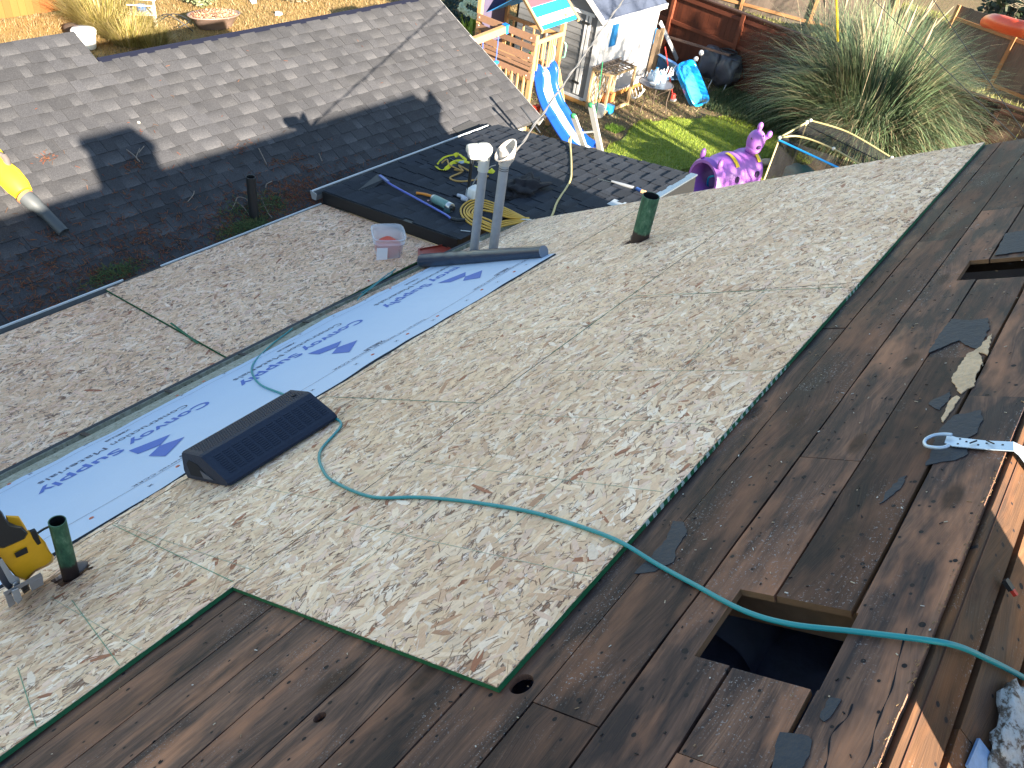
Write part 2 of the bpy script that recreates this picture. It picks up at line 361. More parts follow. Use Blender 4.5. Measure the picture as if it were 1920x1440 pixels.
GALV = plain('galvanised_steel', (.42, .44, .46), .45, .35, var=.2); STEEL = plain('steel', (.55, .56, .58), .3, .8)
YEL = plain('yellow_plastic', (.78, .45, .015), .42, var=.12); YELB = plain('bright_yellow', (.85, .62, .02), .4, var=.08); HOSEY = plain('yellow_hose', (.62, .36, .05), .5, var=.15)
BLUE = plain('blue_plastic', (.01, .15, .62), .35, var=.08); LBLUE = plain('light_blue_plastic', (.02, .33, .80), .35, var=.1); LAV = plain('purple_plastic', (.34, .13, .52), .4, var=.06)
# ================================================================ HOUSE WITH THE OPEN ROOF
def sheet(u0, u1, v0, v1, h0, h1, holes=(), mi=0, ms=0, jit=0.0, step=None, mhole=None, mb=None, round_=()):
    """board in (u, v, h) with rectangular (and round) openings cut right through it; jit makes the long edges uneven"""
    mb = mb or MB(); us = {u0, u1}; vv = {v0, v1}
    hs = [(max(a, u0), min(b, u1), max(c, v0), min(d, v1)) for a, b, c, d in holes if a < u1 and b > u0 and c < v1 and d > v0]
    rr = [(cx - r, cx + r, cy - r, cy + r) for cx, cy, r in round_]
    for a, b, c, d in hs + rr: us |= {a, b}; vv |= {c, d}
    if step:
        k = u0 + step
        while k < u1 - step * .5: us.add(k); k += step * rnd(.7, 1.3)
    us = sorted(us); vv = sorted(vv)
    ej = {(u, v): (rnd(-jit, jit) if v in (v0, v1) else 0) for u in us for v in vv}
    ins = lambda u, v: any(a < u < b and c < v < d for a, b, c, d in hs + rr)
    P = lambda u, v, h: (u, v + ej[(u, v)], h)
    full = {}
    for i in range(len(us) - 1):
        for j in range(len(vv) - 1): full[(i, j)] = not ins((us[i] + us[i + 1]) / 2, (vv[j] + vv[j + 1]) / 2)
    for (i, j), ok in full.items():
        if not ok: continue
        a, b, c, d = us[i], us[i + 1], vv[j], vv[j + 1]
        mb.add([P(a, c, h1), P(b, c, h1), P(b, d, h1), P(a, d, h1)], [(0, 1, 2, 3)], mi)
        mb.add([P(a, c, h0), P(b, c, h0), P(b, d, h0), P(a, d, h0)], [(3, 2, 1, 0)], mi)
        for (di, dj, p, q) in ((-1, 0, (a, d), (a, c)), (1, 0, (b, c), (b, d)), (0, -1, (a, c), (b, c)), (0, 1, (b, d), (a, d))):
            if not full.get((i + di, j + dj), False):
                mb.add([P(*p, h0), P(*q, h0), P(*q, h1), P(*p, h1)], [(0, 1, 2, 3)], mhole if (mhole is not None and (i + di, j + dj) in full) else ms)
    for cx, cy, r in round_:
        n = 24; sq = []; ci = []
        for k in range(n):
            a = 2 * math.pi * (k + .5) / n; cs, sn = math.cos(a), math.sin(a); m = max(abs(cs), abs(sn))
            sq.append((cx + cs / m * r, cy + sn / m * r)); ci.append((cx + cs * r * .86, cy + sn * r * .80))
        vs = [(x, y, h1) for x, y in sq] + [(x, y, h1) for x, y in ci] + [(x, y, h0) for x, y in ci]
        mb.add(vs, [(k, (k + 1) % n, n + (k + 1) % n, n + k) for k in range(n)], mi)
        mb.add(vs, [(n + k, n + (k + 1) % n, 2 * n + (k + 1) % n, 2 * n + k) for k in range(n)], ms)
        cs4 = [(cx - r, cy - r), (cx + r, cy - r), (cx + r, cy + r), (cx - r, cy + r)]
        for q, (x, y) in enumerate(cs4):      # corners between the square and the ring start
            a0 = [k for k in range(n) if (sq[k][0] - x) ** 2 + (sq[k][1] - y) ** 2 < (r * .5) ** 2]
            k1, k2 = sorted(a0, key=lambda k: (sq[k][0] - x) ** 2 + (sq[k][1] - y) ** 2)[:2]
            mb.add([(sq[k1][0], sq[k1][1], h1), (sq[k2][0], sq[k2][1], h1), (x, y, h1)], [(0, 1, 2)], mi)
    return mb

house = thing('house', (2.5, 1.5, 0), 'house whose steep roof is half bare brown planks and half pale strand board', 'house')
UR = 5.80
def eave(u): return 5.50 if u < 3.6 else lerp(5.50, 5.16, (u - 3.6) / 2.2)
rows = [.452, .611, .787, .962, 1.145, 1.325, 1.500, 1.672, 1.862, 2.035, 2.215, 2.390, 2.560]
UT = 5.34  # top planks end here, cut short out of view to shape the house shadow
pieces = {0: [(-.9, 2.35), (2.35, UT)], 1: [(-.9, .86), (.86, 1.10), (1.335, 2.62), (2.62, 3.345), (3.575, UT)], 2: [(-.9, 1.94), (1.94, 4.3), (4.3, UT)], 3: [(-.9, .85), (.85, 3.9), (3.9, UR)],
          4: [(-.9, 2.9), (2.9, UR)], 5: [(-2, -.1), (-.1, 1.1)], 6: [(-2, 1.0)], 7: [(-2, .25), (.25, 1.0)], 8: [(-2, 1.0)], 9: [(-2, -.35), (-.35, 1.0)], 10: [(-2, 1.0)], 11: [(-2, 1.0)]}
H1 = (1.100, 1.335, .600, .872); H2 = (3.345, 3.575, .600, .858)
for k, L in pieces.items():
    for (a, b) in L:
        g = .006 if k == 0 else .0035
        m = sheet(a + .0015, b - .0015, rows[k] + (.0015 if k != 1 else .005), rows[k + 1] - g - rnd(0, .0015), -.034, -.0155 - rnd(0, .003), [H1, H2], 0, 1 if (k == 1 and (a in (1.335, 3.575) or b in (1.10, 3.345))) else 0, .0012, .16, 1,
                  round_=[q for q in ((.885, 1.205, .036), (.602, 1.632, .020)) if a < q[0] < b and rows[k] < q[1] < rows[k + 1]])
        m.build('plank', [PLK, FRESH], house, FM)
m = MB(); m.box(.9, UR, 1.33, 2.5, -.034, -.0165); m.box(-3, UR, 2.565, 5.05, -.034, -.0165); m.box(-3, 3.7, 5.05, 5.485, -.034, -.0165)  # plain unseen sheets under the panels, added to block light
m.build('backing_sheet', PLK, house, FM, kind='stuff')
# strand board panels: each nailed sheet is one part, green painted edges
FP = [((.84, .69, .47), 26), ((.90, .78, .58), 24), ((.95, .88, .72), 11), ((.77, .60, .41), 18), ((.68, .51, .35), 9), ((.82, .66, .52), 10), ((.52, .34, .22), 2.2), ((.36, .17, .10), 1.0)]
FC = [c for c, w in FP]; FW = [w for c, w in FP]
def strands(a, b, c, d, h, holes, parent, F, dens=2100, k=(1, 1, 1), seed=0):
    """the pressed wood strands of a board face, thousands of thin overlapping chips"""
    R = random.Random(seed); m = MB(); n = int((b - a) * (d - c) * dens); g = .0015
    V = []; Fc = []; Cl = []
    for i in range(n + int(n * .35)):
        u = R.uniform(a, b); v = R.uniform(c, d)
        if any(q[0] - .03 < u < q[1] + .03 and q[2] - .03 < v < q[3] + .03 for q in holes): continue
        sliver = i >= n
        ang = R.gauss(.0, .62) if R.random() < .85 else R.uniform(-1.57, 1.57)
        if sliver: l = R.uniform(.012, .05); w = R.uniform(.0012, .0035); col = R.choice([(.28, .18, .12), (.40, .29, .20), (.22, .14, .10), (.90, .84, .72)])
        else: l = min(.13, R.lognormvariate(-2.85, .47)); w = l * R.uniform(.12, .40); w = min(w, .028); col = R.choices(FC, FW)[0]
        z = h + .0001 + (i / n) * .0011; cs, sn = math.cos(ang), math.sin(ang); f = R.uniform(.88, 1.1)
        P = [(-l / 2, -w / 2 * R.uniform(.3, 1)), (l * R.uniform(-.1, .2), -w / 2), (l / 2, -w / 2 * R.uniform(.1, .9)), (l / 2 * R.uniform(.8, 1), w / 2 * R.uniform(.3, 1)), (l * R.uniform(-.2, .1), w / 2), (-l / 2 * R.uniform(.8, 1), w / 2 * R.uniform(.1, .9))]
        tz = R.uniform(-.0002, .0002); o = len(V)
        for x, y in P: V.append((min(max(u + x * cs - y * sn, a + g), b - g), min(max(v + x * sn + y * cs, c + g), d - g), z + tz * (x / l)))
        Fc.append(tuple(range(o, o + 6))); Cl.append((col[0] * f * k[0], col[1] * f * k[1], col[2] * f * k[2]))
    m.v = V; m.f = Fc; m.m = [0] * len(Fc); m.c = Cl; m.smooth = [False] * len(Fc)
    m.build('wood_strands', STRAND, parent, F, kind='stuff')
ED = .0004
panels = [(.84, 3.36, 1.235, 2.452), (3.36, UR, 1.235, 2.452),
          (-2.8, -.30, 2.455, 3.672), (-.30, 2.150, 2.455, 3.672), (2.150, 4.60, 2.455, 3.672), (4.60, UR, 2.455, 3.672),
          (-1.2, 1.1, 3.675, 4.895), (1.1, 3.5, 3.675, 4.895), (3.5, UR, 3.675, 4.895)]
HA = (.575, .705, 3.325, 3.46); HB = (4.47, 4.625, 3.025, 3.17)
for i, (a, b, c, d) in enumerate(panels):
    dz = rnd(-.0006, .0006)
    m = sheet(a + ED, b - ED, c + ED, d - ED, -.0152, .0 + dz, [h for h in (HA, HB) if a < h[0] < b and c < h[2] < d], 0, 1, mhole=0)
    pn = m.build('sheathing_panel', [OSB, EDGE], house, FM)
    if i in (6, 7): strands(max(a, -1.0), b, 3.676, 3.80, dz, [HA, HB], pn, FM, 2100, (1, 1, 1), 120 + i); continue
    if i == 8: strands(a, 4.30, 3.676, 3.80, dz, (), pn, FM, 2100, (1, 1, 1), 130); a = 4.30
    kk = rnd(.96, 1.03); strands(max(a, -1.0) + ED, b - ED, c + ED, (d if i != 8 else d) - ED, dz, [HA, HB], pn, FM, 2900, (kk, kk, kk * rnd(.97, 1.02)), 100 + i)
m = sheet(3.5, UR, 4.898, 5.00, -.0118, -.001, (), 0, 1)
strands(4.5, UR, 4.90, 4.998, -.001, (), house, FM, 2000, (1, 1, 1), 300)
m.add([(3.5, 5.0, -.001), (UR, 5.0, -.001), (UR, 5.15, -.001), (3.7, 5.48, -.001), (3.5, 5.48, -.001)], [(0, 1, 2, 3, 4)]); m.build('sheathing_panel', [OSB, EDGE], house, FM)
m = MB(); m.box(-2, 3.5, 4.90, 5.48, -.0115, -.002); m.build('eave_board', MOSS, house, FM)
# chalk and print lines on the boards, thin real strips of pigment
CH = plain('green_chalk', (.12, .30, .20), .9, var=.5, scale=90); CHF = plain('faint_green_print', (.36, .44, .33), .9, var=.4, scale=120)
m = MB()
for (u0, u1, v) in ((1.3, 3.3, 1.64), (1.0, 5.7, 2.04), (3.0, 5.2, 2.85), (.4, 2.1, 3.27), (2.3, 4.4, 3.26), (2.6, 3.7, 1.66)):
    m.box(u0, u1, v - .0008, v + .0008, .0016, .0020)
for (u, v0, v1) in ((1.25, 1.25, 2.44), (1.66, 1.26, 2.44), (2.07, 1.3, 2.44), (2.48, 1.25, 2.3), (.52, 2.47, 3.3), (.93, 2.46, 3.66), (.11, 2.46, 3.3), (1.34, 2.47, 3.6), (3.0, 2.5, 3.6), (4.0, 1.3, 2.4), (4.9, 2.5, 3.9)):
    m.box(u - .0008, u + .0008, v0, v1, .0016, .0020)
m.build('print_line', CHF, house, FM, kind='stuff')
m = MB(); m.box(2.66, 3.7, 2.4525, 2.4550, .0016, .0021); m.box(2.149, 2.1508, 2.5, 3.66, .0016, .0021)
for a, b in (((.55, 3.15), (.45, 2.47)), ((.92, 3.66), (.86, 2.48)), ((.28, 2.9), (.20, 2.47)), ((3.31, 1.28), (3.40, 2.44))):
    m.bar((a[0], a[1], .0019), (b[0], b[1], .0019), .0022, .0008)
m.build('chalk_line', CH, house, FM, kind='stuff')
# attic seen through the two vent openings
INS = plain('attic_insulation', (.14, .18, .32), .95, var=.8, scale=9, bump=.6); RAFT = mat_wood('rafter_wood', (.20, .12, .07), (.11, .07, .04))
m = MB(); m.add([(-3, -3.2, GZ - 3.9), (UR - .1, -3.2, GZ - 3.9), (UR - .1, 3.8, GZ - 3.9), (-3, 3.8, GZ - 3.9)], [(0, 1, 2, 3)]); 
for k in range(10):
    for j in range(6): m.ell((.2 + k * .42 + rnd(-.1, .1), -.9 + j * .35, GZ - 2.25), .3, .25, .14, 8, 5)
m.build('insulation', INS, house, kind='stuff')
for u in (.12, .73, 1.40, 2.01, 2.62, 3.24, 3.86, 4.5, 5.1, 5.6):
    m = MB(); m.box(u, u + .038, .46, 5.0, -.17, -.033); m.build('rafter', RAFT, house, FM)
# sunny side of the ridge
xs = lambda u0, u1: (-u1, -u0)
fr = [(.016, .112), (.128, .226), (.240, .36), (.374, .50), (.514, .64)]
for i, (a, b) in enumerate(fr):
    for (u0, u1) in ([(-.9, 2.3), (2.3, UT)] if i % 2 == 0 else [(-.9, 1.2), (1.2, 4.0), (4.0, UT)]):
        x0, x1 = xs(u0 + .001, u1 - .001)
        sheet(x0, x1, a, b, -.03, -.012 - rnd(0, .002), (), 0, 0, .0015, .15).build('plank', PLKS, house, FR)
m = MB(); m.box(-UT, .9, .03, 4.9, -.06, -.033); m.box(-UT, .9, .65, 4.9, -.033, -.012); m.build('backing_sheet', PLKS, house, FR, kind='stuff')
m = MB(); m.box(-.9, UT, .428, .446, -.09, -.040); m.build('ridge_board', mat_wood('ridge_wood', (.085, .038, .022), (.05, .022, .014)), house, FM)
# walls, rake boards, fascia
SID = plain('grey_siding', (.42, .43, .42), .7, var=.1); TRIM = plain('painted_trim', (.60, .60, .56), .6)
zM = lambda y: GZ - 1.4175 - .6104 * y - .06
m = MB(); yw = 3.45; yb = -3.9
m.add([(5.4, yw, 0), (5.4, yb, 0), (5.4, yb, GZ - 1.262 + (yb + .262) * .6104 - .06), (5.4, -.262, GZ - 1.33), (5.4, yw, zM(yw))], [(0, 1, 2, 3, 4)])
m.add([(-3, yw, 0), (5.4, yw, 0), (5.4, yw, zM(yw)), (-3, yw, zM(yw))], [(3, 2, 1, 0)])
m.add([(-3, yb, 0), (5.4, yb, 0), (5.4, yb, GZ - 3.55), (-3, yb, GZ - 3.55)], [(0, 1, 2, 3)])
m.add([(-3, yw, 0), (-3, yb, 0), (-3, yb, GZ - 3.55), (-3, -.262, GZ - 1.33), (-3, yw, zM(yw))], [(4, 3, 2, 1, 0)])
m.build('wall', SID, house)
m = MB(); m.box(UR - .025, UR - .003, .97, 5.1, -.15, -.036); m.build('rake_board', TRIM, house, FM)
m = MB(); m.box(-UT + .003, -UT + .025, .02, 4.8, -.15, -.062); m.build('rake_board', TRIM, house, FR)
# chimney behind the eye, its shadow falls across the ridge and onto the far roof
BRK = plain('chimney_brick', (.28, .12, .08), .85, var=.3, scale=30)
ch = MB(); cx0, cx1 = .985, 1.475; cy0, cy1 = -1.30, -.80
ch.box(cx0, cx1, cy0, cy1, GZ - 2.2, GZ - .74)
ch.build('chimney', BRK, house)
m = MB(); m.box(cx0 - .03, cx1 + .03, cy0 - .03, cy1 + .03, GZ - .738, GZ - .66); m.build('chimney_cap', plain('concrete', (.4, .39, .37), .9), house)
# old gutter along the eave: pale mossy trough, dark lip
def Mp(u, v, h=0): return FM @ Vector((u, v, h))
def ylip(u): return 4.185 if u < 3.6 else lerp(4.185, 3.90, (u - 3.6) / 2.3)
def zlip(u): return GZ - 3.962 if u < 3.6 else lerp(GZ - 3.962, GZ - 3.775, (u - 3.6) / 2.3)
gut = MB(); us = [-2, 3.6, 5.93]
def trough(mb, us, prof, mi=0):
    vs = []; n = len(prof(us[0]))
    for u in us: vs += [Vector((u, y, z)) for (y, z) in prof(u)]
    for i in range(len(us) - 1):
        for j in range(n - 1): mb.add([vs[i * n + j], vs[i * n + j + 1], vs[(i + 1) * n + j + 1], vs[(i + 1) * n + j]], [(0, 1, 2, 3)], mi)
def prof(u):
    e = Mp(0, eave(u)); yl, zl = ylip(u), zlip(u)
    return [(e.y - .01, e.z - .02), (e.y + .0, zl - .05), (yl - .045, zl - .055), (yl - .03, zl - .01), (yl - .028, zl + .004), (yl - .008, zl + .004), (yl, zl - .012), (yl - .012, zl - .09), (e.y - .02, zl - .10), (e.y - .02, e.z - .022)]
trough(gut, us, prof)
g = gut.build('gutter', MOSS, house)
m = MB(); trough(m, us, lambda u: [(ylip(u) - .022, zlip(u) + .0065), (ylip(u) + .004, zlip(u) + .0065), (ylip(u) + .006, zlip(u) - .03)]); m.build('gutter_lip', plain('dark_lip', (.035, .04, .045), .6), g)
for u in [.9 + .62 * k for k in range(9)]:
    m = MB(); e = Mp(0, eave(u)); m.bar((u, e.y - .02, e.z - .004), (u, ylip(u) - .01, zlip(u) + .001), .03, .006); m.build('gutter_strap', GALV if u > 4.9 else BLACK, g)
m = MB()                     # leaf crud lying in the gutter
for k in range(420):
    u = rnd(-.5, 5.9) if k % 3 else rnd(4.6, 5.9) * .2 + rnd(.9, 4.4) * .8; e = Mp(0, eave(u)); t = rnd(0, 1) ** .6; y = lerp(e.y + .01, ylip(u) - .03, t); a = rnd(0, 6.28); l = rnd(.01, .035)
    z = lerp(e.z - .005, zlip(u) - .04, min(1, t * 2)) + rnd(0, .012); m.bar((u, y, z), (u + math.cos(a) * l, y + math.sin(a) * l * .6, z + rnd(-.003, .006)), .004, .003, col=random.choice([(.02, .018, .015), (.06, .05, .03), (.05, .07, .03)]))
m.build('gutter_debris', NEED, g, kind='stuff')

# ================================================================ LOW ROOF (strand board)
low = thing('low_roof', (2.2, 5.0, GZ - 4.3), 'low flat roof of pale strand board between gutter and grey shingles', 'roof')
KP = (1.0, .90, .84)
for j, (a, b, c, d, h0, h1) in enumerate(((-1.5, .232, .03, 1.70, -.02, -.0125), (.236, 2.672, .03, 1.70, -.02, -.0115), (2.676, 5.130, .025, 1.735, -.0115, .003))):
    pn = sheet(a, b, c, d, h0, h1, (), 0, 1).build('sheathing_panel', [OSBP, EDGE], low, FL)
    if j: strands(a, b, c, d, h1, (), pn, FL, 2600, KP, 200 + j)
m = MB(); m.bar((2.655, .36, .004), (2.70, .80, .004), .018, .003); m.build('green_strip', EDGE, low, FL)
m = MB(); m.box(-1.5, 5.13, .03, 1.70, -.14, -.022); m.build('roof_frame', FELT, low, FL)
def far_gutter(name, u0, u1, y0, zt, parent, mat):
    m = MB(); P = [(y0, zt - .02), (y0 + .006, zt - .075), (y0 + .065, zt - .08), (y0 + .080, zt - .008)]
    trough(m, [u0, u1], lambda u: P); trough(m, [u0, u1], lambda u: [(a, b - .003) for a, b in reversed(P)]); g = m.build(name, plain('dark_trough', (.10, .11, .12), .6, var=.4, scale=20) if 'dark_trough' not in bpy.data.materials else bpy.data.materials['dark_trough'], parent)  # trough coloured darker than its white lip
    m = MB(); m.box(u0, u1, y0 + .076, y0 + .089, zt - .012, zt + .002); m.build('lip', mat[0], g); return g
y1 = 4.18 + 1.70 * .9889
LG = far_gutter('gutter', -1.5, 2.86, y1 - .01, GZ - 4.222, low, [WMETAL]); far_gutter('gutter', 3.22, 5.12, y1 - .02, GZ - 4.222, low, [WMETAL])
m = MB(); m.box(2.86, 3.22, y1 - .01, y1 + .06, GZ - 4.26, GZ - 4.225); m.build('gutter', plain('stained_gutter', (.05, .05, .045), .8), low)
m = MB(); m.box(-1.4, 5.05, y1 - .16, y1 - .06, 0, GZ - 4.42); m.build('wall', SID, low)

# ================================================================ SHINGLES
def shingle(F, u0, L, qb, e, sgn, pal, rel=.0045, seed=0):
    """one laminated shingle: butt edge at qb, exposed e uphill (sgn = +1 if uphill is +q)"""
    m = MB(); q = lambda t: qb + sgn * t
    def quad(x0, x1, t0, t1, z0, z1, c0, c1):
        v = [(x0, q(t0), z0), (x1, q(t0), z0), (x1, q(t1), z1), (x0, q(t1), z1)]; c = [c0, c0, c1, c1]
        if sgn < 0: v = v[::-1]; c = c[::-1]
        m.add(v, [(0, 1, 2, 3)], 0, c)
    def wall(x0, x1, t, z0, z1, c):
        v = [(x0, q(t), z0), (x1, q(t), z0), (x1, q(t), z1), (x0, q(t), z1)]; m.add(v if sgn > 0 else v[::-1], [(0, 1, 2, 3)], 0, c)
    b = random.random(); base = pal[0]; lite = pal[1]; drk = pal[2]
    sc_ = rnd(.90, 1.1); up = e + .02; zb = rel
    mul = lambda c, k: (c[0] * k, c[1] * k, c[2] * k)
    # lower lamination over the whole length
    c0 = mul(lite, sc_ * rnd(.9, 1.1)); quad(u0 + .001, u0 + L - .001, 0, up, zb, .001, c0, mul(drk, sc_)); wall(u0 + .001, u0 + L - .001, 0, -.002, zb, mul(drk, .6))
    x = u0 + .001
    while x < u0 + L - .01:
        w = random.choice([.10, .13, .16, .19, .24, .13]) * rnd(.9, 1.1); w = min(w, u0 + L - .001 - x)
        if w > .03:
            k = sc_ * rnd(.82, 1.16); c = mul(base, k); z1 = zb + rel; tp = rnd(-.006, .006)
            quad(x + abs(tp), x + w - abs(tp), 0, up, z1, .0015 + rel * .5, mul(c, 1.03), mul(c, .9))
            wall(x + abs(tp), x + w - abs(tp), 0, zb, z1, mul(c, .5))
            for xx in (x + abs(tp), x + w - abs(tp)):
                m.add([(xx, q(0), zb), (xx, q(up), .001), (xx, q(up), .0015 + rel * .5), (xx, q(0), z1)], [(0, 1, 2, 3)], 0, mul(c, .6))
        x += w
        g = random.choice([.09, .12, .16, .2]) * rnd(.9, 1.1)
        if x + g < u0 + L - .02:
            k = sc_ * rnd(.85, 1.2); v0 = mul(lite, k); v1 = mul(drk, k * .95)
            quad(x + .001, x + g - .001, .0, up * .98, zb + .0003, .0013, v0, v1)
        x += g
    return m
def shingle_field(parent, F, u0, u1, q0, q1, e, sgn, pal, rel, L=1.0, skip=None):
    q = q0; r = 0
    while (q < q1 - .02):
        qb = q if sgn > 0 else (q0 + q1 - q)
        off = (r * .37) % L; x = u0 - off
        while x < u1 - .03:
            a = max(x, u0); b = min(x + L, u1)
            if b - a > .05 and not (skip and skip(a, b, q)):
                ee = min(e, q1 - q)
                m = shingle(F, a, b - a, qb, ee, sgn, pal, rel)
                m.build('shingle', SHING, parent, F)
            x += L
        q += e; r += 1
gr = thing('grey_roof', (6, 7, GZ - 4.5), 'long grey laminated shingle roof with the black shadow of the house across it', 'roof')
PS = ((.046, .048, .055), (.067, .069, .076), (.029, .031, .037))
m = MB(); m.box(-.5, 9.20, .04, 2.385, -.02, -.002, col=(.05, .05, .05)); m.box(-.5, 4.12, 2.385, 2.80, -.02, -.002, col=(.05, .05, .05)); m.build('roof_deck', SHING, gr, FS)
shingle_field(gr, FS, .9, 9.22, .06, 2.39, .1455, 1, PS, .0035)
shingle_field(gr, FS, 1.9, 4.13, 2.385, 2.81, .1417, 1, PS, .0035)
m = MB(); m.box(4.14, 9.20, 2.392, 2.46, -.03, .003); m.build('edge_flashing', plain('dark_flashing', (.010, .012, .024), .9, spec=.05), gr, FS)
m = MB(); m.box(9.205, 9.235, .04, 2.40, -.12, -.004); m.box(-.5, 4.14, 2.80, 2.83, -.12, -.004); m.box(4.12, 9.2, 2.42, 2.445, -.14, -.03); m.build('rake_trim', plain('grey_trim', (.3, .3, .3), .7), gr, FS)
m = MB(); m.box(.2, 9.0, 6.12, 8.0, 0, GZ - 4.32); m.build('wall', SID, gr)

bk = thing('dark_roof', (6.6, 4.8, GZ - 4.1), 'low roof of dark shingles with tools lying on it behind the vent pipes', 'roof')
PB = ((.020, .026, .038), (.031, .038, .052), (.013, .017, .026))
qy = lambda y: (y - 4.18) / .9889
def skipB(a, b, q): return False
m = MB(); m.box(5.14, 8.12, qy(4.06), qy(5.93), -.13, -.003); m.box(5.87, 8.12, qy(3.16), qy(4.06), -.13, -.003); m.build('fascia', plain('black_fascia', (.008, .009, .011), .5), bk, FB)
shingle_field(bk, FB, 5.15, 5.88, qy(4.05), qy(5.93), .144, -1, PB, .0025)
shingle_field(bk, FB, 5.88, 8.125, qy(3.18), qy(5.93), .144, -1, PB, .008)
m = MB(); m.box(5.86, 8.14, qy(3.10), qy(3.18), -.012, .006); m.build('drip_edge', plain('sky_tinted_flashing', (.20, .26, .34), .25, .7), bk, FB)  # the sky's blue reflection is put into this metal's colour
m = MB(); m.box(5.9, 8.10, qy(3.10), qy(3.13), -.55, -.014); m.build('upper_fascia', BLACK, bk, FB)
g2 = far_gutter('gutter', 5.07, 8.02, 4.18 + qy(5.93) * .9889 - .005, GZ - 4.095, bk, [WMETAL])
yy = 5.925; zz = GZ - 4.095
m = MB(); m.prism([(yy, zz - .005), (yy + .012, zz - .082), (yy + .075, zz - .088), (yy + .10, zz)], 5.062, 5.068); m.build('end_cap', GALV, g2)
m = MB(); m.box(5.3, 8.0, 5.7, 5.8, 0, GZ - 4.24); m.box(7.7, 7.8, 3.6, 5.8, 0, GZ - 4.24); m.build('wall', SID, bk)
# dark corner saddle where the two roofs meet
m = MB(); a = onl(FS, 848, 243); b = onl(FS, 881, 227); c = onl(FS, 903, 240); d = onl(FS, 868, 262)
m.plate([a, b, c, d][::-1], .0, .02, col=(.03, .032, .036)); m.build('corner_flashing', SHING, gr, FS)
# ================================================================ MEMBRANE WITH ITS PRINT
def mh(u, v):
    e = max(0, (v - 5.0)) * 3 + max(0, 3.85 - v) * 3
    return .0075 + .006 * noise.noise((u * 1.3, v * 1.9, 1)) + .0018 * noise.noise((u * 6, v * 5, 4)) + e * .012 * (.5 + noise.noise((u * 4.0, 3, v)))
v0f = lambda u: 3.72 + .03 * noise.noise((u * 1.1, 0, 9)) + .012 * noise.noise((u * 4, 0, 2)) + .028 * max(0, min(1, u - 1.6))
v1f = lambda u: 5.235 + .085 * noise.noise((u * 1.15 + .6, 5, 0)) + .025 * noise.noise((u * 4.5, 2, 0))
ra = Vector((4.735, 5.42)); rb = Vector((4.435, 3.78))
def ur(v): return lerp(rb.x, ra.x, (v - rb.y) / (ra.y - rb.y))
mem = thing('membrane', (1.8, 2.9, GZ - 3.3), 'white blue underlayment strip printed with a supplier name beside the gutter', 'underlayment')
m = MB(); nu, nv = 230, 60; vs = []
for i in range(nu + 1):
    for j in range(nv + 1):
        s = j / nv; t = i / nu; v = lerp(v0f(1), v1f(1), s); u = lerp(-1.2, ur(v), t); v = lerp(v0f(u), v1f(u), s); vs.append((u, v, mh(u, v)))
m.add(vs, [(i * (nv + 1) + j, (i + 1) * (nv + 1) + j, (i + 1) * (nv + 1) + j + 1, i * (nv + 1) + j + 1) for i in range(nu) for j in range(nv)], 0, None, True)
for jj in (0, nv):                       # dark turned edge of the sheet
    m.add([(vs[i * (nv + 1) + jj][0], vs[i * (nv + 1) + jj][1], vs[i * (nv + 1) + jj][2] + .0004) for i in range(nu + 1)] + [(vs[i * (nv + 1) + jj][0], vs[i * (nv + 1) + jj][1] + (-.006 if jj == 0 else .004), .0006) for i in range(nu + 1)],
          [(i, i + 1, nu + 2 + i, nu + 1 + i) for i in range(nu)], 1)
sheet_ = m.build('sheet', [MEMB, FELT], mem, FM)
def text_part(name, body, u0, u1, vb, capv, mat, bold=0.0, parent=mem, flip=True, grid=None, F=FM, lift=.0016):
    cu = bpy.data.curves.new(name, 'FONT'); cu.body = body; cu.offset = bold; cu.resolution_u = 3; cu.space_character = 1.02
    ob = bpy.data.objects.new(name, cu); sc.collection.objects.link(ob); dg = bpy.context.evaluated_depsgraph_get(); me = bpy.data.meshes.new_from_object(ob.evaluated_get(dg))
    bpy.data.objects.remove(ob)
    bx = [v.co.x for v in me.vertices]; by = [v.co.y for v in me.vertices]; x0, x1 = min(bx), max(bx); H = .72
    mb = MB(); V = []
    for v in me.vertices:
        u = lerp(u0, u1, (v.co.x - x0) / (x1 - x0)); w = vb - v.co.y / H * capv if flip else vb + v.co.y / H * capv
        V.append((u, w, (mh(u, w) if F is FM else 0) + lift))
    mb.add(V, [tuple(p.vertices) for p in me.polygons]); return mb.build(name, mat, parent, F)
PER = 1.295
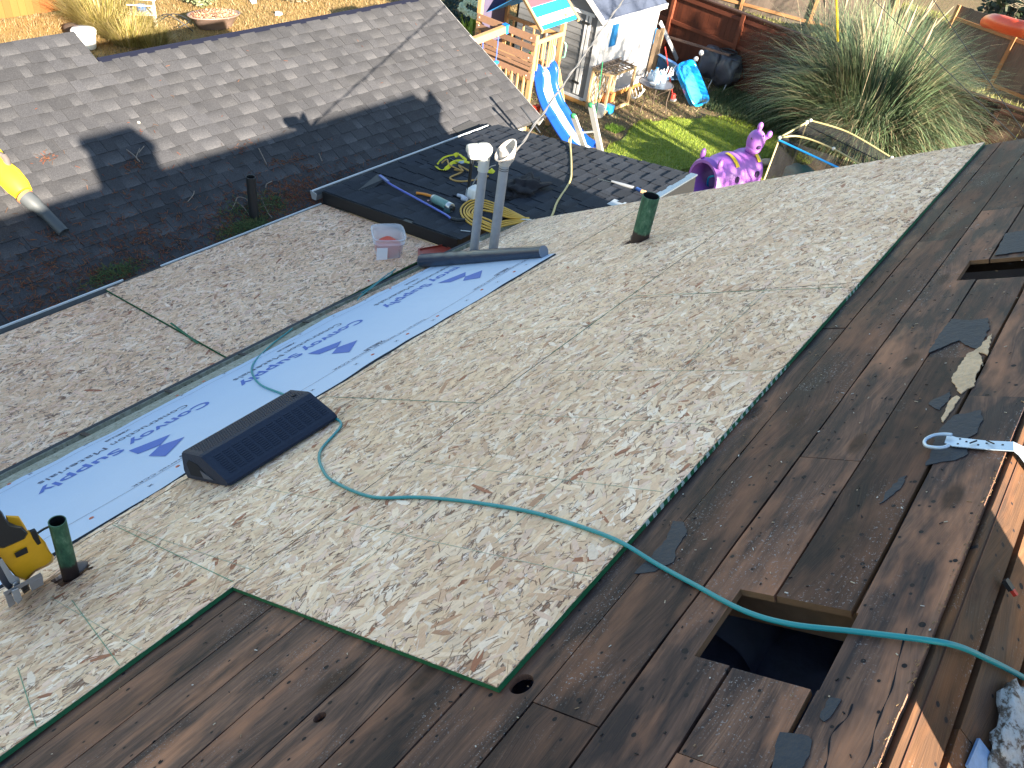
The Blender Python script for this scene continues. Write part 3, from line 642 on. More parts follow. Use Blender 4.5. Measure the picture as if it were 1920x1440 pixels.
for k in range(3):
    o = k * PER; lim = 4.5
    if k < 2: text_part('printed_word', 'Convoy', 2.01 + o, 1.475 + o, 4.80, .118, INK, .022)
    else: text_part('printed_word', 'nvoy', 1.80 + o, 1.475 + o, 4.80, .118, INK, .022)
    text_part('printed_word', 'Supply', 1.425 + o, .94 + o, 4.78, .118, INK, .022)
    text_part('printed_word', 'Construction' if k < 2 else 'nstruction', (1.95 if k < 2 else 1.86) + o, 1.445 + o, 4.955, .074, INKD)
    text_part('printed_word', 'Materials', 1.405 + o, 1.01 + o, 4.950, .074, INKD)
    m = MB()
    for P in ([(1.42, 4.618), (1.62, 4.491), (1.512, 4.395), (1.405, 4.460)], [(1.505, 4.390), (1.615, 4.302), (1.425, 4.155), (1.405, 4.320)]):
        P = [(a + o, b) for a, b in P]; m.add([(a, b, mh(a, b) + .0022) for a, b in P], [(0, 1, 2, 3)])
    m.build('printed_emblem', INK, mem, FM)
    text_part('printed_line', 'Intertek CCRR', 1.46 + o, 1.16 + o, 3.995, .026, INKD)
    text_part('printed_line', 'XBELLIS', 1.60 + o, 1.44 + o, 4.03, .040, INKD, .02)
    text_part('printed_line', 'Tested per ICC standard AC', 1.95 + o, 1.48 + o, 3.985, .022, INKD)
    text_part('printed_line', 'XBELLIS', 1.62 + o, 1.46 + o, 5.075, .036, INKD, .02)
for v, u0, u1 in ((5.14, -.8, 4.62), (3.955, -.8, 4.45)):
    m = MB()
    P = [(u, v + .004 * noise.noise((u * 2, v, 0)), mh(u, v) + .0018) for u in [u0 + (u1 - u0) * i / 90 for i in range(91)]]
    for a, b in zip(P, P[1:]): m.add([(a[0], a[1] - .0016, a[2]), (b[0], b[1] - .0016, b[2]), (b[0], b[1] + .0016, b[2]), (a[0], a[1] + .0016, a[2])], [(0, 1, 2, 3)])
    m.build('guide_line', INKD, mem, FM)
m = MB()
for v, us_ in ((5.215, [1.06 + .335 * k for k in range(11)]), (3.86, [1.2 + .335 * k for k in range(10)])):
    for u in us_:
        for a in (.785, -.785):
            c, s = math.cos(a) * .016, math.sin(a) * .016; h = mh(u, v) + .002; t = .0022
            m.add([(u - c + s * .14, v - s - c * .14, h), (u + c + s * .14, v + s - c * .14, h), (u + c - s * .14, v + s + c * .14, h), (u - c - s * .14, v - s + c * .14, h)], [(0, 1, 2, 3)])
m.build('printed_cross', INKD, mem, FM)
for u, v in [onl(FM, *q) for q in ((19, 911), (334, 745), (384, 719), (173, 974), (334, 876), (700, 668), (765, 628), (821, 594), (904, 545), (965, 512), (733, 543))]:
    m = MB(); h = mh(u, v); m.tube([(u, v, h), (u, v, h + .004)], [.012, .010], 12); m.tube([(u, v, h + .004), (u, v, h + .0055)], .004, 8)
    m.build('cap_nail', plain('orange_cap', (.55, .16, .10), .5) if 'orange_cap' not in bpy.data.materials else bpy.data.materials['orange_cap'], mem, FM)
# ---- the rest of the roll
roll = thing('membrane_roll', Mp(4.58, 4.6, .0), 'dark blue roll of underlayment lying askew at the end of the printed strip', 'roll')
A = on(FM, 793, 489, .06); B = on(FM, 1019, 472, .045); d_ = (B - A).normalized()
m = MB(); n = 36; k = 60; pts = [A + (B - A) * (i / k) for i in range(k + 1)]; up = FM.col[2].to_3d(); sd_ = d_.cross(up).normalized(); vs = []
for i, p in enumerate(pts):
    r0 = lerp(.061, .048, i / k) * (1 + .035 * math.sin(i * .9) * math.exp(-((i - 20) / 12) ** 2))
    for j in range(n):
        a = 2 * math.pi * j / n; r = r0 * (1 + .02 * noise.noise((i * .25, math.cos(a) * 2, math.sin(a) * 2))); vs.append(p + (sd_ * math.cos(a) + up * math.sin(a)) * r)
m.add(vs, [(i * n + j, (i + 1) * n + j, (i + 1) * n + (j + 1) % n, i * n + (j + 1) % n) for i in range(k) for j in range(n)], 0, None, True)
m.build('roll_body', plain('roll_underside', (.022, .040, .075), .30, var=.2, scale=18, bump=.25), roll)
m = MB(); m.tube([B, B + d_ * .004], .047, 32); m.tube([A - d_ * .004, A], .060, 32); m.build('roll_end', plain('roll_end_grey', (.17, .21, .27), .6), roll)

# ---- vent pipes through the roof
def up(P, h): return Vector(P) + Vector((0, 0, h))
pA = on(FM, 131, 1078); tA = aty(107, 977, pA.y + .01)
t = thing('green_pipe', pA, 'short green painted vent pipe beside the yellow saw', 'pipe', 'green vent pipes')
m = MB(); m.pipe(up(pA, -.05), tA, .031, .004, 24, 0, 1); m.build('tube', [GPIPE, BLACK], t)
m = MB(); m.ell(pA + Vector((.03, .01, .0)), .05, .03, .008, 10, 4); m.build('torn_collar', plain('torn_lead', (.16, .13, .12), .8), t)
pB = on(FM, 1199, 450); tB = up(pB, .335)
t = thing('green_pipe', pB, 'wide green painted vent pipe standing far up the strand board', 'pipe', 'green vent pipes')
m = MB(); m.pipe(up(pB, -.06), tB, .058, .005, 28, 0, 1); m.build('tube', [GPIPE, BLACK], t)
m = MB(); m.ell(pB + Vector((.02, .02, .0)), .07, .055, .008, 10, 4); m.build('torn_collar', bpy.data.materials['torn_lead'], t)
VP = plain('weathered_vent_pipe', (.30, .31, .33), .6, .1, var=.3, scale=20)
p1 = on(FM, 886.5, 487); p2 = on(FM, 923, 480)
def along(P, px, py):                 # point above P nearest to a picture row
    best = None
    for i in range(300):
        q = up(P, i * .006); r = q - CAM; c = [sum(CW[k][j] * r[k] for k in range(3)) for j in range(3)]
        y = 720 + FPX * c[1] / c[2]
        if best is None or abs(y - py) < best[0]: best = (abs(y - py), q)
    return best[1]
t = thing('vent_pipe', p1, 'left grey vent pipe with a hooked white plastic hood on top', 'vent pipe', 'hooded vent pipes')
k1 = along(p1, 907, 318); k2 = along(p1, 909, 285)
m = MB(); m.pipe(up(p1, -.1), k1, .036, .004, 22); m.build('tube', VP, t)
m = MB(); X = Vector((-.72, .45, 0)).normalized(); Y = Vector((0, 0, 1)).cross(X)
m.tube([k1 - Vector((0, 0, .01)), up(k1, .03), up(k2, -.02), up(k2, .01)], [.043, .044, .044, .04], 20)
ax = Matrix((X, Y, Vector((0, 0, 1)))).transposed()
m.ell(k2 + X * .01 + Vector((0, 0, .012)), .062, .058, .050, 20, 12, ax, .6)
m.ell(k2 + X * .062 + Vector((0, 0, .018)), .086, .058, .036, 22, 12, ax, .5)
m.ell(k2 + X * .070 + Vector((0, 0, -.022)), .062, .048, .026, 20, 8, ax, .5)
hd = m.build('hood', plain('white_hood', (.50, .50, .47), .45, var=.04), t)
m = MB()
for i in range(9):
    c = k2 + X * (.01 + .014 * i) - Y * .0588; m.box(-.003, .003, -.004, .002, -.012, .004); 
    for q in range(8): m.v[-8 + q] = tuple(Vector(m.v[-8 + q]) + c)
m.build('hood_slot', BLACK, hd)
t = thing('vent_pipe', p2, 'right grey service mast with an open bell hood facing the roof', 'vent pipe', 'hooded vent pipes')
j1 = along(p2, 940, 307); j2 = along(p2, 942, 290)
m = MB(); m.pipe(up(p2, -.1), j1, .038, .004, 22); m.build('tube', VP, t)
m = MB(); m.tube([up(j1, -.035), up(j1, -.03)], .0395, 20); m.tube([up(j1, -.05), up(j1, -.045)], .0395, 20); m.build('band', BLACK, t)
m = MB(); n = 22; e1 = X; ctr = up(j2, .0)
m.tube([up(j1, -.005), up(j1, .025)], [.046, .050], 20)
view = (CAM - ctr).normalized(); axis_ = (X * .55 + Vector((0, 0, .62)) + view * .25).normalized()
U = axis_.orthogonal().normalized(); W_ = axis_.cross(U)
path = [up(j1, .015), up(j1, .045) - X * .012, up(j2, .035) - X * .012, up(j2, .055) + X * .002]
m.tube(path[:3], [.047, .058, .062], 22)
# bell: outer shell, rim and the hollow inside
def ring(c, a, b, q=1):
    up_ = (Vector((0, 0, 1)) - axis_ * axis_.z).normalized(); sd = axis_.cross(up_)
    return [c + up_ * (math.cos(2 * math.pi * j / n) * a) + sd * (math.sin(2 * math.pi * j / n) * b) for j in range(n)]
c0 = up(j2, .03) - axis_ * .05; rr = [ring(c0, .055, .050), ring(c0 + axis_ * .035, .088, .064), ring(c0 + axis_ * .060, .108, .072), ring(c0 + axis_ * .066, .099, .064), ring(c0 + axis_ * .03, .080, .054), ring(c0 + axis_ * .008, .04, .03)]
vs = [p for r in rr for p in r]
m.add(vs, [(i * n + j, i * n + (j + 1) % n, (i + 1) * n + (j + 1) % n, (i + 1) * n + j) for i in range(5) for j in range(n)], 0, None, True); m.add(rr[5], [tuple(range(n))])
m.build('bell_hood', plain('aged_hood', (.46, .42, .38), .45, var=.12), t)
# service cable from the mast up to the right
cab = thing('service_cable', aty(961, 293, 3.28), 'twisted service cable rising from the mast across the garden', 'cable')
C0 = aty(961, 293, 3.28); C1 = Vector((7.75, 4.29, GZ - 2.09)); dd = C1 - C0
pts = [C0 + dd * (i / 40 * 5.2) + Vector((0, 0, -.004 * i * (40 - i) / 40)) for i in range(41)]
m = MB(); m.tube(pts, .0065, 6); m.build('wire', plain('grey_cable', (.12, .12, .125), .5), cab)
m = MB(); tw = [];
for i in range(401):
    f = i / 400 * 5.2; a = i * .55; tw.append(C0 + dd * f + Vector((0, 0, -.004 * (i / 10) * (40 - i / 10) / 40)) + Vector((0, math.cos(a), math.sin(a))) * .010)
m.tube(tw, .0055, 5); m.build('wire', bpy.data.materials['grey_cable'], cab)
m = MB(); m.tube([C0 - dd.normalized() * .04, C0 + dd.normalized() * .05], [.016, .007], 10); m.build('insulator', WHITE, cab)

# ---- rubber ramp block
bl = thing('roof_ramp', Mp(1.6, 3.4), 'black ribbed rubber ramp block resting on the edge of the membrane', 'ramp')
def rprof(): return [(3.665, .006), (3.664, .05), (3.605, .135), (3.590, .152), (3.570, .158), (3.415, .152), (3.395, .146), (3.380, .132), (3.262, .040), (3.250, .022), (3.256, .008), (3.275, .004)]
P = rprof(); m = MB(); n = len(P); u0, u1 = 1.300, 1.930
m.prism(P[::-1], u0 + .012, u1 - .004); 
cen = (sum(p[0] for p in P) / n, sum(p[1] for p in P) / n)
# left end: rim and flat face, the hollow's shade painted as dark plate
def shr(k): return [(cen[0] + (a - cen[0]) * k, cen[1] + (b - cen[1]) * k) for a, b in P]
rings = [(u0 + .012, P), (u0, shr(.95))]
vs = [(u, a, b) for u, R in rings for a, b in R]
m.add(vs, [(j, (j + 1) % n, n + (j + 1) % n, n + j) for j in range(n)])
cav = [(3.60, .03), (3.585, .095), (3.54, .118), (3.475, .10), (3.43, .05), (3.37, .03)]
R1 = shr(.95); 
mm = [(u0, a, b) for a, b in R1]; m.add(mm, [tuple(range(n))])
m.build('body', RUBR, bl, FM)
m = MB(); m.prism(cav, u0 - .0015, u0 + .002); m.build('hollow_shade', DARKW, bl, FM)
m = MB(); m.prism([(3.47, .028), (3.47, .07), (3.41, .045), (3.38, .028)], u0 - .004, u0 - .0016); m.build('inner_rib', plain('grey_rib', (.09, .10, .13), .6), bl, FM)
m = MB()                                 # raised ribs of the tread on the long face, studs on top
sl = Vector((0, 3.262 - 3.380, .040 - .132)); ln = sl.length; sl.normalize(); nn = Vector((0, sl.z, -sl.y)); 
if nn.z < 0: nn = -nn
for i in range(12):
    for j in range(10):
        u = u0 + .035 + i * .0485 + rnd(-.002, .002); f = .012 + j * (ln - .022) / 10
        c = Vector((u, 3.380, .132)) + sl * f; a = c + Vector((.005, 0, 0)) + nn * .0006; b = c + Vector((.040, 0, 0)) + nn * .0006
        m.bar(a, b, .006, .0035, tuple(nn))
for i in range(44):
    for j in range(8):
        u = u0 + .03 + i * .0132 + (j % 2) * .005; v = 3.425 + j * .018; h = .1525 + (v - 3.415) / .155 * .006
        m.bar((u, v - .003, h), (u + .006, v + .003, h + .0002), .005, .003)
m.build('tread', RUBR, bl, FM, kind='stuff')
m = MB(); c = Vector((1.87, 3.46, .1565)); m.tube([c, c + Vector((0, 0, .002))], .012, 14); m.build('bolt_hole', DARKW, bl, FM)

# ---- air hose
hq = [(3.21, 5.53), (3.13, 5.485), (2.85, 5.33), (2.51, 5.011), (2.27, 4.55), (2.14, 4.083), (2.08, 3.80)]
hq2 = [(1.95, 3.36), (1.87, 3.154), (1.64, 3.018), (1.50, 2.80), (1.44, 2.62), (1.40, 2.354), (1.44, 2.15), (1.46, 1.953), (1.465, 1.77), (1.46, 1.598), (1.435, 1.42), (1.40, 1.256), (1.355, 1.11), (1.31, .981), (1.26, .831), (1.25, .717), (1.27, .588), (1.29, .451)]
t = thing('air_hose', Mp(1.45, 1.9), 'teal air hose snaking across the board, the open hatch and the ridge', 'hose')
def lay(q, off=.008):
    out = []
    for u, v in q:
        h = (.008 + (mh(u, v) if 3.73 < v < 5.2 and u < 4.6 else 0)) if v > 1.24 else -.0075
        out.append(FM @ Vector((u, v, h)))
    return out
rdg = [on(FR, 1800, 1213, .004), on(FR, 1850, 1235, .001), on(FR, 1885, 1252, .0), on(FR, 1922, 1272, .0), on(FR, 1990, 1310, .0), on(FR, 2080, 1380, .0)]
m = MB(); m.tube(curve(lay(hq) + [Mp(2.05, 3.70, .012), Mp(2.02, 3.55, .012), Mp(1.99, 3.45, .010)] + lay(hq2) + rdg, 10), .0062, 12); m.build('hose_line', TEAL, t)
m = MB(); q = [onl(FM, *p) for p in ((680, 556), (700, 545), (722, 528), (742, 512), (744, 506), (738, 510), (735, 520), (715, 535), (700, 548), (680, 562), (672, 568))]
m.tube(curve([Mp(u, v, .03 + .01 * math.sin(i)) for i, (u, v) in enumerate(q)], 6), .005, 8); m.build('hose_tangle', TEAL, t)

# ---- circular saw at the left edge
sw = thing('circular_saw', Mp(.42, 3.5), 'yellow and black circular saw standing on its nose at the left edge', 'saw')
ys = Mp(.42, 3.46).y
def Q(px, py, dy=0): return aty(px, py, ys + dy)
YD = plain('saw_yellow', (.80, .42, .015), .45, var=.2, scale=25)
def solid(mb, pts, d0, d1, mi=0, bev=.006):
    """outline in the picture plane of the tool, given real thickness along y"""
    a = [Q(x, y, d0) for x, y in pts]; b = [Q(x, y, d1) for x, y in pts]; n = len(a)
    cen = sum(a, Vector()) / n; cb = sum(b, Vector()) / n
    A0 = [cen + (p - cen) * (1 - bev / max((p - cen).length, .01)) for p in a]; B0 = [cb + (p - cb) * (1 - bev / max((p - cb).length, .01)) for p in b]
    a2 = [p + Vector((0, bev, 0)) * (1 if d1 > d0 else -1) for p in a]; b2 = [p - Vector((0, bev, 0)) * (1 if d1 > d0 else -1) for p in b]
    vs = A0 + a2 + b2 + B0
    mb.add(vs, [(k * n + j, k * n + (j + 1) % n, (k + 1) * n + (j + 1) % n, (k + 1) * n + j) for k in range(3) for j in range(n)], mi)
    mb.add(A0, [tuple(reversed(range(n)))], mi); mb.add(B0, [tuple(range(n))], mi)
m = MB(); solid(m, [(-10, 1022), (30, 1012), (55, 995), (70, 1000), (84, 1015), (92, 1032), (100, 1042), (98, 1052), (88, 1060), (66, 1070), (48, 1088), (30, 1082), (12, 1062), (-6, 1045)], -.045, .07); m.build('motor_housing', YD, sw)
m = MB(); solid(m, [(12, 968), (36, 969), (46, 985), (56, 1004), (30, 1012), (16, 990)], -.02, .06); m.build('top_cover', YD, sw)
m = MB(); solid(m, [(-40, 985), (-10, 965), (2, 958), (8, 970), (20, 982), (34, 988), (44, 990), (54, 1001), (48, 1012), (8, 1030), (-12, 1028), (-40, 1010)], -.075, .03, bev=.01); m.build('handle', BLACK, sw)
m = MB(); solid(m, [(56, 996), (66, 992), (74, 1006), (79, 1020), (72, 1024), (62, 1010)], -.05, .05); m.build('end_bell', BLACK, sw)
m = MB(); m.tube([Q(68, 1001, -.01), Q(82, 992, .0), Q(97, 985, .01)], .0045, 8); m.build('power_cord', BLACK, sw)
m = MB(); solid(m, [(27, 1038), (50, 1026), (53, 1036), (31, 1046)], -.052, -.046, bev=.001); m.build('grip_slot', BLACK, sw)
m = MB(); solid(m, [(-10, 1040), (3, 1046), (22, 1080), (26, 1095), (18, 1108), (6, 1098), (-10, 1070)], -.06, -.02, bev=.003); m.build('blade_guard', plain('dark_steel', (.12, .13, .16), .35, .6), sw)
m = MB(); solid(m, [(-4, 1052), (4, 1048), (24, 1078), (36, 1084), (38, 1096), (30, 1100), (18, 1092)], -.075, -.062, bev=.002); m.build('bracket', GALV, sw)
sp = plain('saw_plate', (.34, .34, .35), .4, .4, var=.2)
m = MB(); solid(m, [(6, 1112), (76, 1074), (80, 1080), (10, 1119)], -.10, .05, bev=.002); solid(m, [(10, 1119), (20, 1110), (29, 1132), (17, 1140)], -.10, -.094, bev=.001); solid(m, [(54, 1094), (80, 1081), (82, 1096), (60, 1108)], -.10, -.094, bev=.001); sp_ = m.build('shoe_plate', sp, sw)
m = MB(); solid(m, [(22, 1108), (34, 1103), (42, 1122), (34, 1132), (27, 1126)], -.11, -.103, bev=.002); m.build('lower_guard', GALV, sw)
m = MB(); solid(m, [(38, 1100), (52, 1092), (55, 1104), (44, 1112)], -.09, -.04); m.build('blade', BLACK, sw)
m = MB(); c = Q(29, 1094, -.078); m.tube([c, c - Vector((0, .008, 0))], .010, 12); m.build('knob', STEEL, sw)

# ---- anchor strap with its ring, over the ridge
t = thing('roof_anchor', Mp(2.06, .55), 'pale blue steel D ring anchor strap bent over the ridge', 'anchor')
AN = plain('pale_blue_steel', (.50, .62, .76), .35, .3, var=.08)
c = Vector(onl(FM, 1764, 829)); L_ = (onl(FM, 1732, 828), onl(FM, 1795, 828))
def op(px, py, h=.004): return on(FM, px, py, h - .012)
ringpts = [op(*q, .016) for q in ((1785, 815), (1770, 814), (1752, 816), (1738, 822), (1733, 829), (1737, 836), (1752, 839), (1768, 839), (1779, 835))]
m = MB(); rp = curve(ringpts, 5)
m.tube(rp, .0048, 10); m.build('ring', AN, t)
m = MB(); 
top = [op(x, y, .006) for x, y in ((1776, 814), (1794, 820), (1850, 826), (1900, 828))]; bot = [op(x, y, .006) for x, y in ((1771, 830), (1786, 836), (1850, 842), (1901, 845))]
def strap(mb, A, B, th):
    nrm_ = [((B[min(i + 1, len(A) - 1)] - A[max(i - 1, 0)]).cross(B[i] - A[i])).normalized() for i in range(len(A))]
    nrm_ = [x if x.z > 0 else -x for x in nrm_]; k = len(A); vs = A + B + [a - q * th for a, q in zip(A, nrm_)] + [b - q * th for b, q in zip(B, nrm_)]
    for i in range(k - 1): mb.add(vs, [(i, i + 1, k + i + 1, k + i), (2 * k + i, 3 * k + i, 3 * k + i + 1, 2 * k + i + 1), (i, 2 * k + i, 2 * k + i + 1, i + 1), (k + i, k + i + 1, 3 * k + i + 1, 3 * k + i)])
ub = (loc(FM, top[-1]).x, loc(FM, bot[-1]).x)
for s, x in ((.018, 0), (.07, .0), (.20, .0)):
    top.append(FR @ Vector((-ub[0] - x, s, .004))); bot.append(FR @ Vector((-ub[1] + x, s, .004)))
strap(m, top, bot, .0025); st = m.build('strap', AN, t)
m = MB(); 
for q in ((1800, 823), (1796, 832), (1812, 828), (1834, 834), (1850, 831), (1880, 834)):
    c = op(*q, .0065); m.tube([c, c + FM.col[2].to_3d() * .0008], .0028, 8)
m.build('nail_hole', DARKW, st)
for a, b in (((1818, 831), (1832, 826)), ((1850, 826), (1864, 832))):
    m = MB(); m.bar(op(*a, .011), op(*b, .013), .003, .003); m.build('bent_nail', STEEL if False else BLACK, t)
# ---- felt scraps, splintered wood
def scrap(name, pts, label, mat, th=.002, cat='felt scrap', group='torn felt scraps on the planks', seed=0):
    random.seed(seed); P = [onl(FM, *q, h=-.012) for q in pts]; out = []
    for i in range(len(P)):
        a = Vector(P[i]); b = Vector(P[(i + 1) % len(P)]); k = max(2, int((b - a).length / .012))
        for j in range(k):
            q = a.lerp(b, j / k); dd_ = (b - a).normalized(); r = rnd(-.003, .003); out.append((q.x - dd_.y * r, q.y + dd_.x * r))
    ar = sum(out[i][0] * out[(i + 1) % len(out)][1] - out[(i + 1) % len(out)][0] * out[i][1] for i in range(len(out)))
    if ar < 0: out = out[::-1]
    m = MB(); m.plate(out, -.0150, -.0150 + th); o = m.build(name, mat, None, FM); o['label'] = label; o['category'] = cat
    if group: o['group'] = group
FELT2 = plain('slate_felt', (.026, .034, .048), .7, var=.35, scale=50, bump=.4)
scrap('felt_scrap', [(1783, 597), (1822, 600), (1852, 595), (1855, 612), (1838, 655), (1818, 650), (1797, 637), (1740, 661), (1757, 632)], 'large notched felt scrap up the slope from the splintered wood', FELT2, seed=1)
scrap('felt_scrap', [(1790, 778), (1838, 768), (1843, 785), (1830, 810), (1812, 822), (1815, 850), (1790, 862), (1765, 866), (1735, 872), (1745, 852), (1752, 826), (1765, 800)], 'slate felt scrap lying under the pale D ring anchor', FELT2, .002, seed=2)
scrap('felt_scrap', [(1745, 750), (1770, 740), (1783, 733), (1780, 748), (1765, 762), (1760, 768), (1742, 757)], 'small blue felt scrap left of the splintered pale wood', FELT2, seed=3)
scrap('felt_scrap', [(1262, 975), (1284, 978), (1286, 998), (1268, 1030), (1262, 1052), (1228, 1070), (1188, 1074), (1222, 1040), (1250, 1010)], 'slate felt scrap beside the teal hose below the board edge', FELT2, seed=4)
scrap('felt_scrap', [(1462, 1372), (1492, 1376), (1515, 1380), (1524, 1395), (1500, 1444), (1440, 1450), (1452, 1410)], 'felt scrap at the bottom of the frame below the open hatch', FELT2, seed=5)
scrap('felt_scrap', [(1555, 1308), (1578, 1310), (1566, 1335), (1545, 1352), (1536, 1342)], 'narrow felt strip right of the open hatch', FELT2, seed=6)
scrap('felt_scrap', [(1690, 893), (1700, 890), (1692, 912), (1665, 935), (1650, 944), (1662, 922)], 'long thin felt sliver in the middle of the bare planks', FELT2, seed=7)
scrap('felt_scrap', [(1885, 437), (1925, 430), (1935, 468), (1865, 478)], 'dark felt scrap next to the far vent opening', FELT2, seed=8)
SPL = plain('splintered_wood', (.62, .45, .29), .85, var=.45, scale=60, bump=.8)
scrap('splintered_patch', [(1860, 625), (1852, 665), (1836, 660), (1842, 680), (1832, 700), (1826, 722), (1800, 738), (1782, 708), (1796, 690), (1812, 665), (1835, 652)], 'large pale splintered patch of broken plank surface', SPL, .0035, 'broken wood', 'splintered patches', 9)
scrap('splintered_patch', [(1800, 745), (1788, 762), (1770, 790), (1764, 788), (1772, 770), (1780, 750), (1792, 742)], 'small narrow splintered patch just above the anchor ring', SPL, .003, 'broken wood', 'splintered patches', 10)
# long dark splits in the boards by the ridge
CRK = DARKW
for nm, pts, lb in (('wood_crack', [(1700, 1178), (1684, 1240), (1672, 1290), (1655, 1330), (1640, 1370), (1632, 1410), (1615, 1445)], 'long crack in the top plank beside the ridge'), ('wood_crack', [(1598, 1320), (1588, 1345), (1568, 1365), (1556, 1385), (1552, 1420), (1546, 1440)], 'forked short crack left of the long ridge crack')):
    m = MB(); P = curve([on(FM, *q, h=-.0158) for q in pts], 6); m.tube(P, [.0012 + .0008 * math.sin(i * .7) for i in range(len(P))], 5); o = m.build(nm, CRK); o['label'] = lb; o['category'] = 'crack'
random.seed(11)
m = MB()
for i in range(420):                      # wood chips, staple bits and nail heads scattered on the planks
    u = rnd(0, 5.6); v = rnd(.45, 1.22) if u > .86 else rnd(.45, 2.4)
    if H1[0] < u < H1[1] and H1[2] < v < H1[3]: continue
    a = rnd(0, 6.28); l = rnd(.003, .011) ; c = random.choice([(.55, .47, .36), (.62, .6, .56), (.02, .02, .02), (.02, .02, .02), (.02, .02, .025), (.30, .2, .12)])
    m.bar((u, v, -.0148), (u + math.cos(a) * l, v + math.sin(a) * l, -.0138), rnd(.0012, .003), .0015, col=c)
o = m.build('wood_chips', NEED, None, FM); o['kind'] = 'stuff'; o['label'] = 'wood chips and nail bits scattered over the bare planks'; o['category'] = 'debris'
m = MB()
for i in range(160):                    # sawdust along the ridge gap and knot shavings
    if i % 2: u = rnd(.7, 2.1); v = rnd(.40, .52); F_ = FM
    a = rnd(0, 6.28); l = rnd(.002, .012); u = rnd(.7, 2.1); v = .450 + abs(random.gauss(0, .006)); h = -.0165 + rnd(0, .003)
    m.bar((u, v, h), (u + math.cos(a) * l, v + math.sin(a) * l * .4, h + rnd(0, .003)), .0012, .0010, col=(.26, .17, .09))
o = m.build('sawdust', NEED, None, FM); o['kind'] = 'stuff'; o['label'] = 'sawdust and fibres along the ridge gap'; o['category'] = 'sawdust'
# crumpled old flashing and a wrapper in the corner
def blob(mb, c, rx, ry, rz, F, seed, amp=.3, n=26, mm=14, col=None, fr=3.0):
    o0 = len(mb.v); mb.ell(c, rx, ry, rz, n, mm, None, .8, 0, col)
    for i in range(o0, len(mb.v)):
        p = Vector(mb.v[i]); d = p - Vector(c); k = 1 + amp * noise.noise((d.x / rx * fr * .5 + seed, d.y / ry * fr * .5, d.z / rz * fr * .5)) * 1.6
        mb.v[i] = tuple(Vector(c) + d * k)
c = on(FR, 1898, 1385, .0)
t = NT('stained_sheet'); o_ = t.obj(); n_ = t.noise(o_, 22, 6, .75); STN = t.out(t.ramp(n_, [(.38, (.07, .05, .04)), (.47, (.16, .12, .09)), (.53, (.50, .50, .49)), (.7, (.62, .64, .65))]), .7); t.bump(n_, .8, .01)
m = MB(); cl = loc(FR, c); blob(m, (cl.x - .01, cl.y + .02, .004), .11, .075, .024, FR, 3, .3, 36, 18, fr=5); o = m.build('old_flashing', STN, None, FR); o['label'] = 'crumpled stained white flashing in the bottom right corner'; o['category'] = 'flashing'
c = loc(FR, on(FR, 1842, 1422, .0)); m = MB(); m.plate([(c.x - .035, c.y - .015), (c.x + .04, c.y - .022), (c.x + .045, c.y + .02), (c.x + .0, c.y + .035), (c.x - .035, c.y + .02)], -.010, -.004); o = m.build('blue_wrapper', plain('pale_blue_film', (.22, .36, .60), .35, var=.5, scale=70), None, FR); o['label'] = 'pale blue printed wrapper beside the stained flashing'; o['category'] = 'wrapper'
c = loc(FR, on(FR, 1890, 1095, .0)); m = MB(); m.bar((c.x, c.y - .012, .0), (c.x + .006, c.y + .012, .002), .016, .01, col=None); kn = m.build('knife', BLACK, None, FR); kn['label'] = 'small black and red knife lying on the sunlit side'; kn['category'] = 'knife'
m = MB(); m.bar((c.x + .005, c.y + .012, .002), (c.x + .009, c.y + .026, .004), .010, .008); m.build('knife_tip', RED, kn, FR)
# ================================================================ THINGS ON THE LOW ROOFS
def lab(o, label, cat, group=None, kind=None):
    o['label'] = label; o['category'] = cat
    if group: o['group'] = group
    if kind: o['kind'] = kind
    return o
def Bq(px, py, h=.012): return on(FB, px, py, h)
Zu = Vector((0, 0, 1))
# tub of red caps
c = on(FL, 727, 478, .004); t = thing('plastic_tub', c, 'clear square plastic tub part filled with red plastic caps', 'tub')
c = c + Vector((.02, .02, 0)); TUB = mat_clear('clear_tub', (.72, .77, .86), .34); ex = Vector((.80, -.60, 0)); ey = Vector((.60, .80, 0)); 
def sq(r, z, k=5, n=2.6):
    out = []
    for i in range(24):
        a = 2 * math.pi * i / 24 + math.pi / 4; cs, sn = math.cos(a), math.sin(a)
        f = r * 1.2 / ((abs(cs) ** 5 + abs(sn) ** 5) ** .2); out.append(c + ex * cs * f + ey * sn * f + Zu * z * 1.08)
    return out
m = MB(); R = [sq(.098, .004), sq(.116, .15), sq(.124, .153), sq(.124, .165), sq(.118, .166), sq(.122, .20), sq(.130, .202), sq(.130, .212), sq(.118, .212), sq(.112, .15), sq(.094, .008)]
m.add([p for r in R for p in r], [(i * 24 + j, i * 24 + (j + 1) % 24, (i + 1) * 24 + (j + 1) % 24, (i + 1) * 24 + j) for i in range(len(R) - 1) for j in range(24)], 0, None, True); m.add(R[0], [tuple(reversed(range(24)))])
m.build('tub_body', TUB, t)
m = MB(); 
for i in range(420):
    a = rnd(0, 6.28); r = .09 * rnd(0, 1) ** .5; z = rnd(.02, .15) - r * .45; p = c + ex * math.cos(a) * r + ey * math.sin(a) * r + Zu * z; m.ell(p, .011, .011, .005, 6, 3)
m.ell(c + Zu * .07, .104, .104, .066, 16, 8, None, .5); m.build('cap_heap', plain('red_caps', (.70, .06, .02), .5, var=.3), t, kind='stuff')
m = MB(); a = c - ey * .141 - ex * .125; b = a + ex * .10; m.add([a + Zu * .02, b + Zu * .02, b - ey * .006 + Zu * .15, a - ey * .006 + Zu * .15], [(0, 1, 2, 3)]); m.build('paper_label', plain('white_paper', (.72, .76, .85), .6, var=.05), t)
